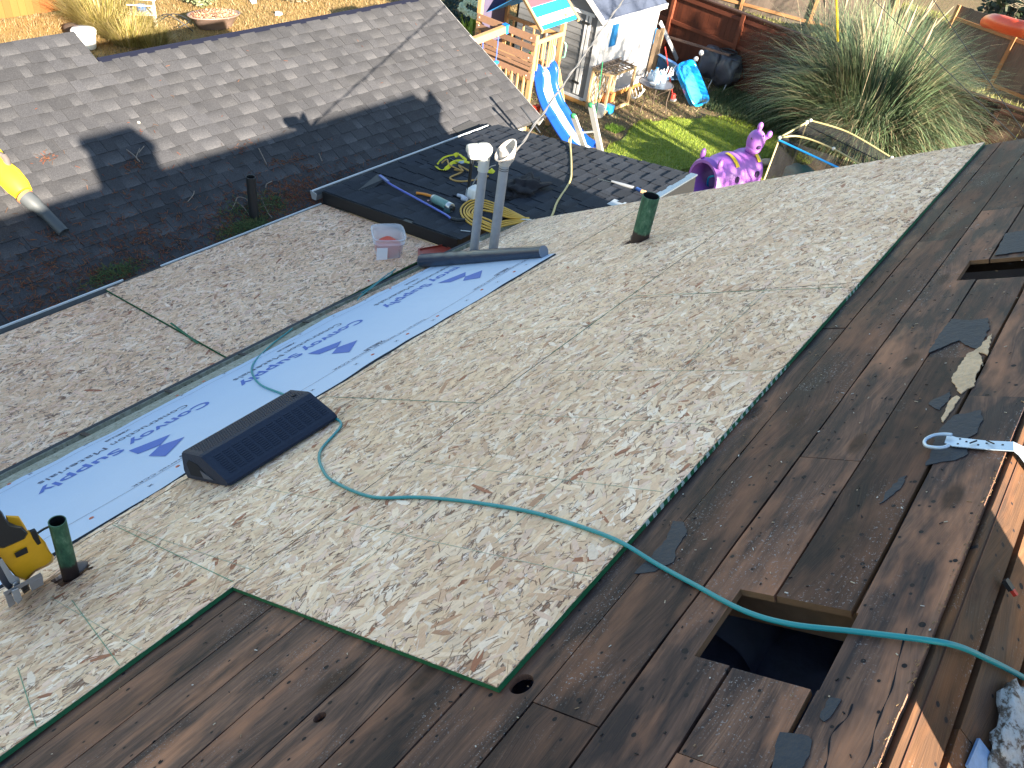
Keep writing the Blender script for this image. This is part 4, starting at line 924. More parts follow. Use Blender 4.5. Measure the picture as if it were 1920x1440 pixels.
# red lid / dustpan near the gutter
P = [on(FL, *q, .01) for q in ((783, 469), (838, 460), (846, 470), (825, 482), (784, 484))]
m = MB(); n = len(P); vs = P + [p + Zu * .018 + (p - c).normalized() * .004 for p in P] + [p + Zu * .006 for p in P]; m.add(vs, [(j, (j + 1) % n, n + (j + 1) % n, n + j) for j in range(n)]); m.add(vs, [tuple(2 * n + j for j in range(n))]); m.add([p + Zu * .018 for p in P] + [p + (sum(P, Vector()) / n - p) * .12 + Zu * .018 for p in P], [(j, (j + 1) % n, n + (j + 1) % n, n + j) for j in range(n)])
lab(m.build('red_tray', plain('brick_red_plastic', (.34, .05, .03), .45)), 'brick red plastic tray by the end of the membrane roll', 'tray')
P = on(FL, 691, 526, .01); m = MB(); m.tube([P, P + Zu * .004], .008, 8); lab(m.build('loose_nail_cap', RED), 'single red cap lying on the low strand board', 'cap')
# roof ripper: blue handle, toothed black blade
t = thing('shingle_ripper', Bq(760, 360), 'roof ripper with long blue handle and toothed black blade', 'roof ripper')
hp = [Bq(714, 330, .06), Bq(722, 337, .05), Bq(735, 347, .035), Bq(790, 377, .03), Bq(835, 402, .03), Bq(846, 410, .03), Bq(858, 412, .03)]
BH = plain('blue_handle', (.10, .14, .52), .4, var=.12)
m = MB(); m.tube(curve(hp, 4), .011, 10); m.build('handle', BH, t); m = MB(); m.tube([Bq(846, 410, .03), Bq(858, 413, .03), Bq(872, 412, .03)], .017, 10); m.build('grip', BLACK, t)
m = MB(); a, b, c_, d = Bq(672, 356, .008), Bq(704, 350, .008), Bq(726, 333, .055), Bq(708, 326, .06); m.add([a, b, c_, d] + [p - Zu * .003 for p in (a, b, c_, d)], [(0, 1, 2, 3), (7, 6, 5, 4), (0, 4, 5, 1), (1, 5, 6, 2), (2, 6, 7, 3), (3, 7, 4, 0)])
for i in range(7):
    p = a.lerp(b, (i + .5) / 7); q = (a - d).normalized(); m.bar(p, p + q * .022, .014, .003)
m.build('toothed_blade', BLACK, t)
m = MB(); a = Bq(703, 336, .05); m.bar(Bq(712, 329, .06), Bq(728, 341, .05), .030, .018); m.build('fulcrum', plain('blue_steel', (.16, .2, .42), .4, .2), t)
# orange handled tool
m = MB(); m.tube(curve([Bq(781, 362, .02), Bq(795, 364, .022), Bq(813, 369, .02)], 4), [.016, .015, .014, .014, .015, .016, .015, .014, .012], 10); o = m.build('orange_handle_tool', plain('orange_grip', (.72, .24, .02), .45)); lab(o, 'orange handled knife pointing at the green flask', 'hand tool')
m = MB(); m.bar(Bq(813, 369, .02), Bq(826, 372, .018), .014, .004); m.build('tool_blade', GALV, o)
# flask and cup
t = thing('flask', Bq(833, 384, .0), 'sage green metal flask lying on its side on the dark shingles', 'flask')
a, b = Bq(812, 372, .045), Bq(850, 391, .045); ax_ = (b - a).normalized()
m = MB(); m.tube([a + ax_ * .03, a + ax_ * .035, b - ax_ * .085, b - ax_ * .08], [.044, .046, .046, .044], 20); m.build('body', plain('sage_green_enamel', (.14, .27, .25), .4, .1, var=.08), t)
m = MB(); m.tube([a, a + ax_ * .005, a + ax_ * .03], [.038, .044, .045], 20); m.tube([b - ax_ * .08, b - ax_ * .03, b - ax_ * .025], [.0445, .0445, .040], 20); m.build('steel_band', STEEL, t)
m = MB(); m.tube([b - ax_ * .025, b + ax_ * .005], [.026, .024], 14); m.build('stopper', BLACK, t)
m = MB(); p = Bq(838, 398, .0); m.pipe(p, p + Zu * .055, .036, .004, 20); m.tube([p + Zu * .002, p + Zu * .012], .033, 18); lab(m.build('flask_cup', plain('teal_cup', (.05, .11, .12), .4)), 'small dark teal cup standing beside the flask', 'cup')
# white box at the foot of the mast, wires
t = thing('electrical_box', Bq(884, 372), 'white junction box with plugs and a dark riser behind the left vent pipe', 'junction box')
m = MB(); P = [Bq(884, 374, .0), Bq(896, 371, .0)]; q = Bq(888, 372, 0); m.ell(q + Zu * .06, .07, .05, .075, 12, 8, None, .35); m.build('box', WHITE, t)
m = MB(); m.tube([Bq(858, 366, .02), Bq(866, 368, .02), Bq(872, 372, .03)], [.018, .02, .024], 10); m.tube([Bq(866, 372, .03), Bq(876, 374, .03)], .026, 10); m.build('plug', plain('pale_plug', (.5, .52, .6), .5), t)
b0 = Bq(877, 370); m = MB(); m.tube([b0, up(b0, .30), up(b0, .42) + Vector((.01, .01, 0))], .017, 10); m.build('riser', BLACK, t)
m = MB(); m.tube([up(b0, .02), up(b0, .09)], [.028, .024], 12); m.build('riser_collar', GALV, t)
m = MB()
for dx, hh, e in ((0, .52, .02), (.05, .48, .05)):
    m.tube(curve([up(b0, .34), up(b0, .44) + Vector((dx, 0, 0)), up(b0, hh) + Vector((dx + .01, .0, 0)), up(b0, hh - .02) + Vector((dx + .03, 0, 0)), up(b0, .36) + Vector((dx + e, 0, 0))], 5), .008, 6)
m.tube(curve([up(b0, .06) + Vector((.03, 0, 0)), up(b0, .18) + Vector((.10, 0, 0)), up(b0, .28) + Vector((.22, 0, 0)), up(b0, .40) + Vector((.34, 0, 0))], 6), .006, 6)
m.tube(curve([up(b0, .05) + Vector((.04, 0, 0)), up(b0, .15) + Vector((.12, .02, 0)), up(b0, .24) + Vector((.30, 0, 0)), up(b0, .24) + Vector((.42, 0, 0))], 6), .006, 6)
m.build('wire', plain('grey_wire', (.25, .24, .22), .5), t)
# yellow cable coil
t = thing('yellow_cord_coil', Bq(900, 395), 'coiled yellow air hose behind the two vent pipes', 'hose')
m = MB(); random.seed(5)
for k in range(5):
    oc = Bq(895 + k * 2.5, 398, .012); R0 = .17 + .018 * (k % 4); pts = []
    far_ = Bq(975 + k * 4, 412 - k * 1.5, .012)
    side = Vector((1, -.25, 0)).normalized(); oth = Vector((.25, 1, 0)).normalized()
    A_ = Bq(872 + k * 2.4, 395 + k, .012)
    e = k * 5.0 + rnd(-1.5, 1.5); h_ = .012 + .006 * k; far_ = Bq(992, 413 - k * 1.0, .012)
    P = [far_, Bq(955, 394 + k * 3.4, h_), Bq(925, 381 + k * 4.2, h_), Bq(903 + rnd(-3, 3), 374 + k * 4.6 + rnd(-1.6, 1.6), h_), Bq(882 + k * 2.0, 376 + k * 4.2, h_), Bq(865 + e, 389 + k * 2.2, h_), Bq(866 + e, 404 - k * .6, h_), Bq(880 + e * .9, 417 - k * 2.6 + rnd(-1.5, 1.5), h_), Bq(902 + e * .6, 427 - k * 4.0 + rnd(-2, 2), h_), Bq(924 + e * .3, 436 - k * 4.6, h_)]
    if k > 1: P += [Bq(950, 430 - k * 4.0, .014), Bq(985, 418 - k * 1.5, .014)]
    m.tube(curve(P, 8), .0105, 8)
m.build('coil', HOSEY, t)
# long yellow hose over the far edge
t = thing('garden_hose', Bq(1068, 330), 'pale yellow hose crossing the dark roof and dropping over its far edge', 'hose')
P = [Bq(1030, 412), Bq(1037, 400), Bq(1045, 378), Bq(1062, 352), Bq(1070, 335), Bq(1071, 310), Bq(1070, 285), Bq(1069, 272, .03), Vector((8.16, 4.84, GZ - 3.86)), Vector((8.2, 4.88, GZ - 4.2)), Vector((8.22, 4.9, GZ - 6.0))]
m = MB(); m.tube(curve(P, 8), .0115, 8); m.build('hose_line', plain('pale_yellow_hose', (.52, .42, .18), .5), t)
# harness
t = thing('safety_harness', Bq(870, 310), 'tangled yellow fall harness with black straps and rope', 'harness')
def ribbon(pts, w, mat, name, th=.003, par=t):
    m = MB(); P = curve(pts, 6)
    for i in range(len(P) - 1):
        if (P[i + 1] - P[i]).length > 1e-4: m.bar(P[i], P[i + 1] + (P[i + 1] - P[i]) * .15, w, th, (.1, -.5, .85))
    return m.build(name, mat, par)
YS = plain('lime_webbing', (.62, .58, .02), .7, var=.15); RO = plain('tan_rope', (.45, .28, .09), .8, var=.3)
ribbon([Bq(818, 312, .02), Bq(826, 318, .02), Bq(838, 315, .05), Bq(850, 305, .07), Bq(865, 302, .07), Bq(884, 306, .06)], .045, YS, 'strap')
ribbon([Bq(852, 292, .09), Bq(860, 289, .10), Bq(868, 295, .09), Bq(875, 301, .05)], .05, YS, 'strap')
ribbon([Bq(820, 308, .03), Bq(830, 297, .05), Bq(842, 292, .07), Bq(855, 290, .08)], .02, YS, 'strap')
ribbon([Bq(893, 312, .04), Bq(905, 318, .04), Bq(920, 322, .03), Bq(925, 318, .03)], .055, YS, 'strap')
ribbon([Bq(882, 296, .08), Bq(890, 293, .10), Bq(893, 300, .05)], .03, YS, 'strap')
ribbon([Bq(822, 304, .03), Bq(835, 302, .06), Bq(845, 308, .06), Bq(860, 311, .05)], .04, BLACK, 'black_strap')
ribbon([Bq(845, 297, .03), Bq(860, 304, .08), Bq(872, 303, .06)], .035, plain('blue_grey_buckle', (.25, .32, .42), .5), 'buckle')
m = MB(); m.tube(curve([Bq(852, 318, .03), Bq(866, 322, .03), Bq(845, 332, .02), Bq(848, 337, .02), Bq(862, 340, .02), Bq(880, 339, .02), Bq(905, 334, .02), Bq(915, 330, .02)], 8), .010, 8)
m.tube(curve([Bq(828, 306, .05), Bq(838, 299, .08), Bq(842, 308, .07), Bq(856, 316, .05), Bq(868, 320, .05), Bq(860, 310, .05), Bq(872, 316, .04), Bq(882, 322, .03)], 8), .009, 8); m.build('rope', RO, t)
# black cloth heap
c = Bq(984, 356); m = MB(); blob(m, c + Zu * .02, .23, .17, .075, None, 5, .45, 40, 20, fr=4.5); blob(m, Bq(955, 368) + Zu * .01, .10, .07, .025, None, 9, .5, 24, 12, fr=5); lab(m.build('black_cloth', plain('black_cloth', (.008, .008, .013), .9, var=.4, scale=30, bump=.6)), 'crumpled black cloth heap on the dark shingles', 'cloth')
# paint scraper / utility knife and bits of metal flashing
o = thing('scraper', Bq(1170, 350), 'grey scraper with blue collar and wooden butt near the tall green pipe', 'scraper')
m = MB(); m.tube([Bq(1147, 340, .02), Bq(1170, 347, .02), Bq(1188, 352, .02)], [.012, .02, .018], 8); m.build('handle', GALV, o); m = MB(); m.tube([Bq(1194, 354, .02), Bq(1203, 359, .02)], .022, 10); m.build('collar', plain('blue_collar', (.03, .10, .35), .4), o); m = MB(); m.tube([Bq(1203, 359, .02), Bq(1210, 361, .02)], [.024, .02], 10); m.build('butt', mat_wood('butt_wood', (.55, .36, .2), (.4, .25, .14)), o); m = MB(); m.bar(Bq(1120, 335, .008), Bq(1147, 342, .01), .03, .003); m.build('blade', BLACK, o)
for i, q in enumerate((((1138, 382), (1160, 390), (1168, 385), (1146, 377)), ((1146, 377), (1152, 373), (1175, 380), (1168, 384)))):
    m = MB(); P = [Bq(*p, .012) for p in q]; m.add(P + [p - Zu * .01 for p in P], [(0, 1, 2, 3), (0, 4, 5, 1), (1, 5, 6, 2), (2, 6, 7, 3), (3, 7, 4, 0)]); lab(m.build('flashing_scrap', plain('pale_flashing%s' % '' if not i else 'pale_flashing_b', (.35, .40, .46), .4, .2)), ('lower' if i == 0 else 'upper') + ' bent flashing scrap at the edge of the strand board', 'flashing')
m = MB(); m.bar(Bq(864, 432, .01), Bq(882, 434, .01), .012, .004); lab(m.build('metal_scrap', GALV), 'small silver scrap lying near the coiled yellow hose', 'scrap')
m = MB(); m.bar(Bq(801, 376, .01), Bq(805, 376, .01), .02, .006); lab(m.build('pink_chip', plain('pink_chip', (.5, .25, .25), .6)), 'tiny pink chip beside the orange handle', 'chip')

# ================================================================ THINGS ON THE GREY ROOF
p = on(FS, 477, 412, 0); t = thing('black_vent_pipe', p, 'black vent pipe standing in needles near the white gutter', 'vent pipe')
m = MB(); m.pipe(up(p, -.05), up(p, .47), .046, .005, 24); m.build('tube', BLACK, t)
t = thing('leaf_blower', on(FS, 20, 350), 'yellow leaf blower with grey nozzle lying on the grey shingles', 'leaf blower')
n0, n1, n2 = on(FS, 120, 436, .07), on(FS, 85, 400, .085), on(FS, 44, 366, .10)
m = MB(); dd_ = (n1 - n0).normalized(); m.pipe(n0, n1, .048, .004, 24); m.tube([n1 - dd_ * .01, n1 + (n2 - n1) * .35, n1 + (n2 - n1) * .45, n2], [.050, .054, .066, .070], 22); m.build('nozzle', plain('dark_nozzle', (.06, .068, .075), .45, var=.15), t)
m = MB(); m.tube([n2 + (n1 - n2) * .12, n2 + (n1 - n2) * .02], [.0715, .073], 20); m.build('orange_band', plain('orange_band', (.65, .18, .06), .5), t)
w = (n2 - n1).normalized(); e0 = on(FS, 44, 366, .10)
m = MB(); b = [on(FS, 44, 362, .10), on(FS, 34, 350, .11), on(FS, 18, 332, .12), on(FS, 2, 316, .12), on(FS, -16, 300, .12), on(FS, -50, 275, .12)]
m.tube(b, [.078, .098, .105, .090, .12, .13], 20); m.build('fan_housing', YELB, t)
m = MB(); m.tube(curve([on(FS, 14, 302, .20), on(FS, 8, 294, .22), on(FS, -10, 284, .22), on(FS, -35, 270, .2)], 4), .022, 10); m.tube([on(FS, 16, 316, .18), on(FS, 12, 300, .21), on(FS, 6, 292, .22)], .03, 10); m.tube(curve([on(FS, 14, 362, .03), on(FS, 4, 348, .03), on(FS, -12, 340, .03)], 4), .02, 8); m.build('handle', plain('grey_brown_grip', (.10, .085, .08), .5), t)
# needles, twigs and moss
random.seed(3)
m = MB(); NC = [(.19, .050, .018), (.14, .042, .018), (.10, .05, .025), (.22, .09, .04), (.05, .03, .02)]
def needle(F, x, q, h=.008, cols=NC, L=(.02, .055), lift=.012):
    a = rnd(0, 6.28); l = rnd(*L); z = h + rnd(0, .004); m.bar((x, q, z), (x + math.cos(a) * l, q + math.sin(a) * l, z + rnd(-.002, lift)), .0032, .0022, col=random.choice(cols))
spots = [(4.9, .22, .28, .16, 900), (4.2, .20, .3, .15, 500), (3.2, .25, .5, .14, 400), (2.6, .5, .5, .2, 350), (3.4, .6, .6, .2, 140), (4.6, .7, .8, .2, 60), (2.4, .2, .4, .12, 300), (4.85, 1.0, .10, .04, 30), (5.6, .3, .5, .1, 200), (3.7, 1.15, .08, .05, 50), (2.9, .12, .3, .08, 160)]
for (cx, cq, sx, sq_, n) in spots:
    for k in range(n):
        q = random.gauss(cq, sq_); x = random.gauss(cx, sx)
        if .05 < q < 2.3 and x < 9.1: needle(FS, x, q)
for j in range(60):
    cx, cq = rnd(1.8, 5.4), .08 + abs(random.gauss(0, .40))
    for k in range(random.choice([6, 12, 30])): needle(FS, random.gauss(cx, .06), max(.06, random.gauss(cq, .03)))
for k in range(50): needle(FS, rnd(1.8, 9.1), rnd(.1, 2.3))
lab(m.build('pine_needles', NEED, None, FS), 'brown pine needles drifted over the lower grey shingles', 'needles', kind='stuff')
m = MB(); GC = [(.05, .09, .03), (.07, .12, .04), (.03, .05, .02), (.10, .11, .04)]
for (px, py, sx, sq_, n) in ((455, 430, .15, .035, 420), (500, 388, .12, .07, 220), (440, 400, .12, .07, 120), (214, 515, .15, .035, 300), (480, 425, .08, .03, 160)):
    x, q = onl(FS, px, py)
    for k in range(n): 
        xx = random.gauss(x, sx); qq = max(.03, random.gauss(q, sq_)); needle(FS, xx, qq, .012 + .04 * math.exp(-((xx - x) / sx) ** 2), GC, (.02, .07), .03)
lab(m.build('fir_sprigs', NEED, None, FS), 'green fir sprigs and moss caught along the gutter', 'sprigs', kind='stuff')
TW = plain('twig_bark', (.22, .18, .15), .8)
for k, pts in enumerate([[(434, 395), (441, 380), (446, 370), (460, 372), (472, 385)], [(484, 390), (500, 384), (510, 384)], [(490, 372), (502, 398), (510, 408)], [(444, 380), (456, 388), (466, 402)], [(498, 352), (500, 345), (510, 340)], [(352, 378), (362, 366), (364, 358)], [(485, 278), (492, 292), (500, 308)], [(598, 288), (604, 302)], [(237, 280), (252, 292), (262, 303)], [(262, 278), (256, 292), (258, 300)], [(270, 274), (260, 286)]]):
    m = MB(); P = [on(FS, *q, .02 + .02 * math.sin(i)) for i, q in enumerate(pts)]; m.tube(curve(P, 5), .0045, 5); o = m.build('twig', TW); 
    near = ['forked twig left of the black vent pipe', 'short twig touching the right side of the black vent pipe', 'twig slanting down right of the black vent pipe', 'twig crossing the needles left of the black pipe', 'small twig above the needle clump right of the black pipe', 'twig in the shaded courses left of the black pipe', 'pale twig just inside the upper shadow edge', 'small twig near the shadow edge left of the white gutter end', 'longest twig inside the chimney shadow', 'short upright twig inside the chimney shadow', 'thin twig at the right edge of the chimney shadow'][k]
    lab(o, near, 'twig', 'twigs on the grey shingles')
p = onl(FS, 1010, 235); m = MB(); m.box(p[0] - .35, p[0] + .05, p[1] - .02, p[1] + .0, .006, .012, col=(.03, .03, .035)); 
q = [onl(FS, *z) for z in ((977, 202), (1012, 250))]; m = MB(); m.bar((q[0][0], q[0][1], .012), (q[1][0], q[1][1], .012), .022, .006); q = [onl(FS, *z) for z in ((998, 231), (1024, 219))]; m.bar((q[0][0], q[0][1], .014), (q[1][0], q[1][1], .014), .02, .006); lab(m.build('felt_strip', FELT, None, FS), 'crossed dark felt strips near the end of the grey roof', 'felt strip')
p = onl(FS, 260, 231); m = MB(); m.tube([(p[0], p[1], .008), (p[0], p[1], .012)], .014, 7); lab(m.build('pale_leaf', plain('pale_leaf', (.6, .58, .45), .7), None, FS), 'small pale leaf on the sunlit shingles right of the chimney shadow', 'leaf')

# ================================================================ YARD
GP = MB(); N = 60
for i in range(N + 1):
    for j in range(N + 1):
        x = -20 + 90 * i / N; y = -25 + 90 * j / N; GP.v.append((x, y, .02 * noise.noise((x * .3, y * .3, 0)) - .012))
for i in range(N):
    for j in range(N): GP.f.append((i * (N + 1) + j, (i + 1) * (N + 1) + j, (i + 1) * (N + 1) + j + 1, i * (N + 1) + j + 1)); GP.m.append(0); GP.c.append(None); GP.smooth.append(True)
GP.build('ground', SOIL, None, Matrix.Identity(4), kind='structure')
def tuft_field(name, region, n, L, cols, lab_, cat, w=.006, lean=.4, dens=None, seed=1):
    random.seed(seed); m = MB(); (x0, x1, y0, y1) = region
    vs, fs, cs = [], [], []
    for k in range(n):
        x, y = rnd(x0, x1), rnd(y0, y1)
        if dens and random.random() > dens(x, y): continue
        l = rnd(*L); a = rnd(0, 6.28); ln = rnd(0, lean) * l; c = random.choice(cols); k_ = rnd(.75, 1.2); c = (c[0] * k_, c[1] * k_, c[2] * k_)
        b = rnd(0, 6.28); dx, dy = math.cos(b) * w, math.sin(b) * w
        m.add([(x - dx, y - dy, 0), (x + dx, y + dy, 0), (x + math.cos(a) * ln, y + math.sin(a) * ln, l)], [(0, 1, 2)], 0, c)
    return lab(m.build(name, LEAF, None, Matrix.Identity(4)), lab_, cat, kind='stuff')
E0 = atz(1135, 285); E1 = atz(1215, 232)
def lawn(x, y):
    a = noise.noise((x * 2.2, y * 2.2, 0)) * .35
    # near edge of the grass runs from the dark roof up to the blue water table
    l1 = 7.45 + .20 * (x - 14.1) + a * .8; 
    if x > 16: l1 = 7.8 - .50 * (x - 16) + a * .7
    if y > l1 or x > 18.2 + a: return 0
    if y < 5.6 + a and x < 15: return .25
    return 1 if y > 5.2 + a or x > 15.6 else .5
GRN = [(.20, .30, .025), (.27, .36, .038), (.16, .23, .02), (.33, .37, .055), (.12, .17, .016)]
m = MB(); q = [(13.6, 7.25), (14.1, 7.45), (16, 7.8), (17.6, 7.0), (18.2, 6.2), (18.0, 4.6), (15.6, 4.6), (14.6, 5.6), (13.0, 5.6)]
LG_ = NT('lawn_base'); o_ = LG_.obj(); lw = LG_.out(LG_.ramp(LG_.noise(o_, 12, 5, .7), [(.3, (.10, .14, .02)), (.7, (.20, .26, .04))]), .9)
m = MB(); q = [(13.7, 7.30), (14.1, 7.42), (14.8, 7.50), (15.4, 7.66), (16, 7.72), (16.6, 7.42), (17.2, 7.14), (17.8, 6.8), (18.0, 6.2), (17.9, 5.0), (16.6, 5.0), (15.6, 5.5), (14.6, 5.9), (13.6, 6.0)][::-1]
m.add([(x + .06 * noise.noise((x, y, 0)), y, .016) for x, y in q], [tuple(range(len(q)))]); m.build('turf', lw, None, Matrix.Identity(4), kind='structure')
tuft_field('lawn', (12, 18.6, 4.2, 8.3), 60000, (.03, .075), GRN, 'bright green lawn between the dark roof and the pampas grass', 'lawn', .006, .7, lawn, 2)
DRY = [(.25, .155, .068), (.30, .20, .095), (.20, .13, .06), (.33, .24, .13), (.14, .11, .048)]
tuft_field('dry_grass', (6.5, 21, 12.5, 24), 60000, (.03, .10), DRY, 'straw coloured dry grass behind the grey roof', 'dry grass', .009, .9, None, 3)
SOILC = [(.28, .22, .14), (.21, .16, .09), (.14, .16, .05), (.34, .25, .14), (.10, .14, .04)]
tuft_field('ground_litter', (12, 21.5, 4.0, 12.5), 26000, (.01, .05), SOILC, 'dead leaves and weeds over bare soil round the playhouse', 'leaf litter', .012, 1.6, lambda x, y: 0.1 if lawn(x, y) > .6 else .8, 4)
wd_ = [(.04, .07, .03), (.06, .10, .04), (.10, .12, .05)]
tuft_field('shade_weeds', (18.2, 20.5, 5.0, 7.6), 9000, (.05, .22), wd_, 'dark weeds at the foot of the rust fence', 'weeds', .008, .8, None, 5)
WK = [(.16, .30, .04), (.22, .34, .06)]
tuft_field('green_weed', (14.95, 15.3, 7.75, 8.05), 700, (.03, .10), WK, 'small bright green weed patch in the bare soil', 'weeds', .010, .8, None, 6)
tuft_field('back_grass', (20.6, 36, -2, 14), 60000, (.04, .2), [(.18, .22, .05), (.24, .24, .08), (.32, .28, .14)], 'rough grass between the rust fence and the grey fence', 'grass', .012, .7, None, 8)

# ---- fences: every board is a part
def fence(name, label, A, B, H, bw, matb, matr, rails, posts, cap, side, group='garden fences', z0=.04, gap=.004, seed=0, railw=.09, capmat=None):
    random.seed(seed); A = Vector((A[0], A[1], 0)); B = Vector((B[0], B[1], 0)); d = B - A; L = d.length; d.normalize(); nrm_ = Vector((-d.y, d.x, 0)) * side
    t = thing(name, A.lerp(B, .5), label, 'fence', group); n = int(L / bw)
    for i in range(n):
        a = A + d * (i * bw + gap / 2 + bw / 2); m = MB(); h = H + rnd(-.012, .012) if not cap else H; w = bw - gap; tl = rnd(-.004, .004)
        m.bar(a + Zu * z0 + nrm_ * rnd(-.002, .003), a + Zu * h + d * tl, .018, w, tuple(d)); m.build('board', matb, t)
    for z in rails:
        m = MB(); m.bar(A + nrm_ * .032 + Zu * z, B + nrm_ * .032 + Zu * z, .038, railw, (0, 0, 1)); m.build('rail', matr, t)
    k = 0
    while k <= L:
        m = MB(); a = A + d * k + nrm_ * .05; m.bar(a, a + Zu * (H + .0), .09, .09, tuple(d)); m.build('post', matr, t); k += posts
    if cap: m = MB(); m.bar(A + Zu * (H + .02), B + Zu * (H + .02), .14, .035, (0, 0, 1)); m.build('cap_rail', capmat or matr, t)
    return t
RUST = mat_wood('rust_stained_boards', (.13, .032, .012), (.070, .018, .009), (30, 30, 3)); RUSTR = mat_wood('rust_stained_rail', (.16, .042, .018), (.09, .024, .012), (3, 3, 30)); CAPW = mat_wood('dark_cap', (.07, .030, .018), (.04, .02, .014), (3, 3, 30))
rf0 = atz(1448, 197); rA = Vector((20.0, .2)); rB = Vector((20.05, 6.3)); rC = Vector((20.85, 11.6))
fence('rust_fence', 'rust stained board fence with cap rail behind the blue water table', (19.85, 5.6), (20.75, 11.8), 1.74, .14, RUST, RUSTR, (.12, 1.0, 1.62), 2.1, True, 1, capmat=CAPW, seed=1)
fence('rust_fence', 'shaded dark fence running behind the pampas grass to the right', (19.5, -.6), (19.83, 5.55), 1.74, .14, mat_wood('brown_fence', (.10, .065, .045), (.06, .04, .03), (30, 30, 3)), CAPW, (.12, 1.0, 1.62), 2.1, True, 1, capmat=CAPW, seed=2)
GB = mat_wood('weathered_grey_board', (.15, .12, .10), (.075, .06, .05), (20, 20, 2)); GRL = mat_wood('tan_rail', (.32, .17, .075), (.22, .12, .055), (3, 3, 20))
g0 = atz(1290, -10); g1 = atz(1640, 95); g2 = atz(1800, 128); g3 = atz(1945, 196)
fence('grey_fence', 'weathered grey board fence with tan rails beyond the rust fence', (27.2, 13.0), (28.3, 6.0), 1.85, .15, GB, GRL, (.25, 1.6), 2.3, False, -1, seed=3)
fence('grey_fence', 'weathered grey fence panel with tan post at the top right', (27.9, 4.4), (26.6, .2), 1.85, .15, GB, GRL, (.25, 1.5), 1.9, False, -1, seed=4)
OR = mat_wood('orange_cedar', (.27, .088, .020), (.20, .065, .016), (20, 20, 2))
f0 = atz(-60, 48); f1 = atz(118, 22)
fence('cedar_fence', 'sunlit orange cedar fence at the top left corner', (f0.x, f0.y), (f1.x + .15, f1.y), 1.8, .16, OR, OR, (.12,), 2.4, False, 1, seed=5)
f2 = atz(210, -60)
# ================================================================ PLAYHOUSE
WW = plain('white_wall_paint', (.55, .56, .58), .6, var=.06); GLP = plain('grey_lap_paint', (.15, .155, .165), .6, var=.1); NAVY = plain('navy_shingles', (.045, .060, .10), .8, var=.5, scale=30, bump=.4)
ph = thing('playhouse', (16.9, 10.1, 0), 'white and grey playhouse with navy roof and small blue window', 'playhouse')
x0, x1, y0, y1, HW = 15.66, 18.18, 9.02, 11.3, 1.93; yr = (y0 + y1) / 2; HR = 2.75
m = MB(); m.box(x0, x1, y0 - .0, y0 + .04, .12, HW); m.build('side_wall', WW, ph)
m = MB(); m.box(x0 + .02, x1, y1 - .04, y1, .12, HW); m.box(x1 - .04, x1, y0 + .04, y1 - .04, .12, HW); m.build('back_wall', WW, ph)
m = MB(); m.add([(x0 + .02, y0 + .05, .12), (x0 + .02, y1, .12), (x0 + .02, y1, HW), (x0 + .02, yr, HR), (x0 + .02, y0 + .05, HW)], [(0, 4, 3, 2, 1)]); m.build('door_wall', GLP, ph)
z = .14; k = 0
while z < 2.3:
    a = y0 + .10 + max(0, z - HW) * 1.3; b = y1 - .08 - max(0, z - HW) * 1.3
    m = MB(); m.add([(x0 - .004, a, z + .125), (x0 - .018, a, z), (x0 - .018, b, z), (x0 - .004, b, z + .125), (x0 + .01, a, z), (x0 + .01, b, z)], [(0, 1, 2, 3), (1, 4, 5, 2)]); m.build('lap_board', GLP, ph); z += .13
for (ya, yb, za, zb) in ((y0 - .0, y0 + .10, .12, HW), (9.27, 9.34, .2, HW - .05), (9.37, 9.42, .2, HW - .05), (10.35, 10.42, .2, HW - .05)):
    m = MB(); m.box(x0 - .035, x0 - .019, ya, yb, za, zb); m.build('trim_board', WW, ph)
m = MB(); m.box(x0 - .035, x0 - .019, 9.2, 10.5, HW - .05, HW + .02); m.box(x0 - .035, x0 - .019, y0 + .1, y1, .10, .16); m.build('trim_board', WW, ph)
for z in (.45, 1.72):
    m = MB(); m.bar((x0 - .04, 9.30, z), (x0 - .04, 9.50, z + .01), .01, .05); m.build('strap_hinge', BLACK, ph)
m = MB(); m.box(x0, x1 - .0, y0 - .02, y0 - .001, .10, .16); m.box(x0 - .02, x0 + .03, y0 - .025, y0 - .0215 + .02, .12, HW); m.box(16.88, 16.92, y0 - .022, y0 - .001, .16, HW); m.box(x1 - .05, x1 + .01, y0 - .022, y0 - .001, .16, HW); m.build('batten', WW, ph)
m = MB(); wx0, wx1, wz0, wz1 = 15.98, 16.48, 1.18, 1.80
for (a, b, c, d) in ((wx0, wx1, wz0, wz0 + .07), (wx0, wx1, wz1 - .07, wz1), (wx0, wx0 + .09, wz0 + .07, wz1 - .07), (wx1 - .09, wx1, wz0 + .07, wz1 - .07)): m.box(a, b, y0 - .03, y0 - .002, c, d)
w = m.build('window', WW, ph); m = MB(); m.box(wx0 + .09, wx1 - .09, y0 - .012, y0 - .003, wz0 + .07, wz1 - .07); m.build('pane', plain('blue_glass', (.02, .12, .30), .08, var=.3, scale=5), w)
m = MB(); m.box(x0 - .03, x1, y0 - .03, y1, .0, .10); m.build('floor_frame', mat_wood('orange_sill', (.55, .28, .08), (.4, .2, .06)), ph)
ov = .12; sl_ = (HR - HW) / (yr - y0)
def rf(y): return HR - abs(y - yr) * sl_
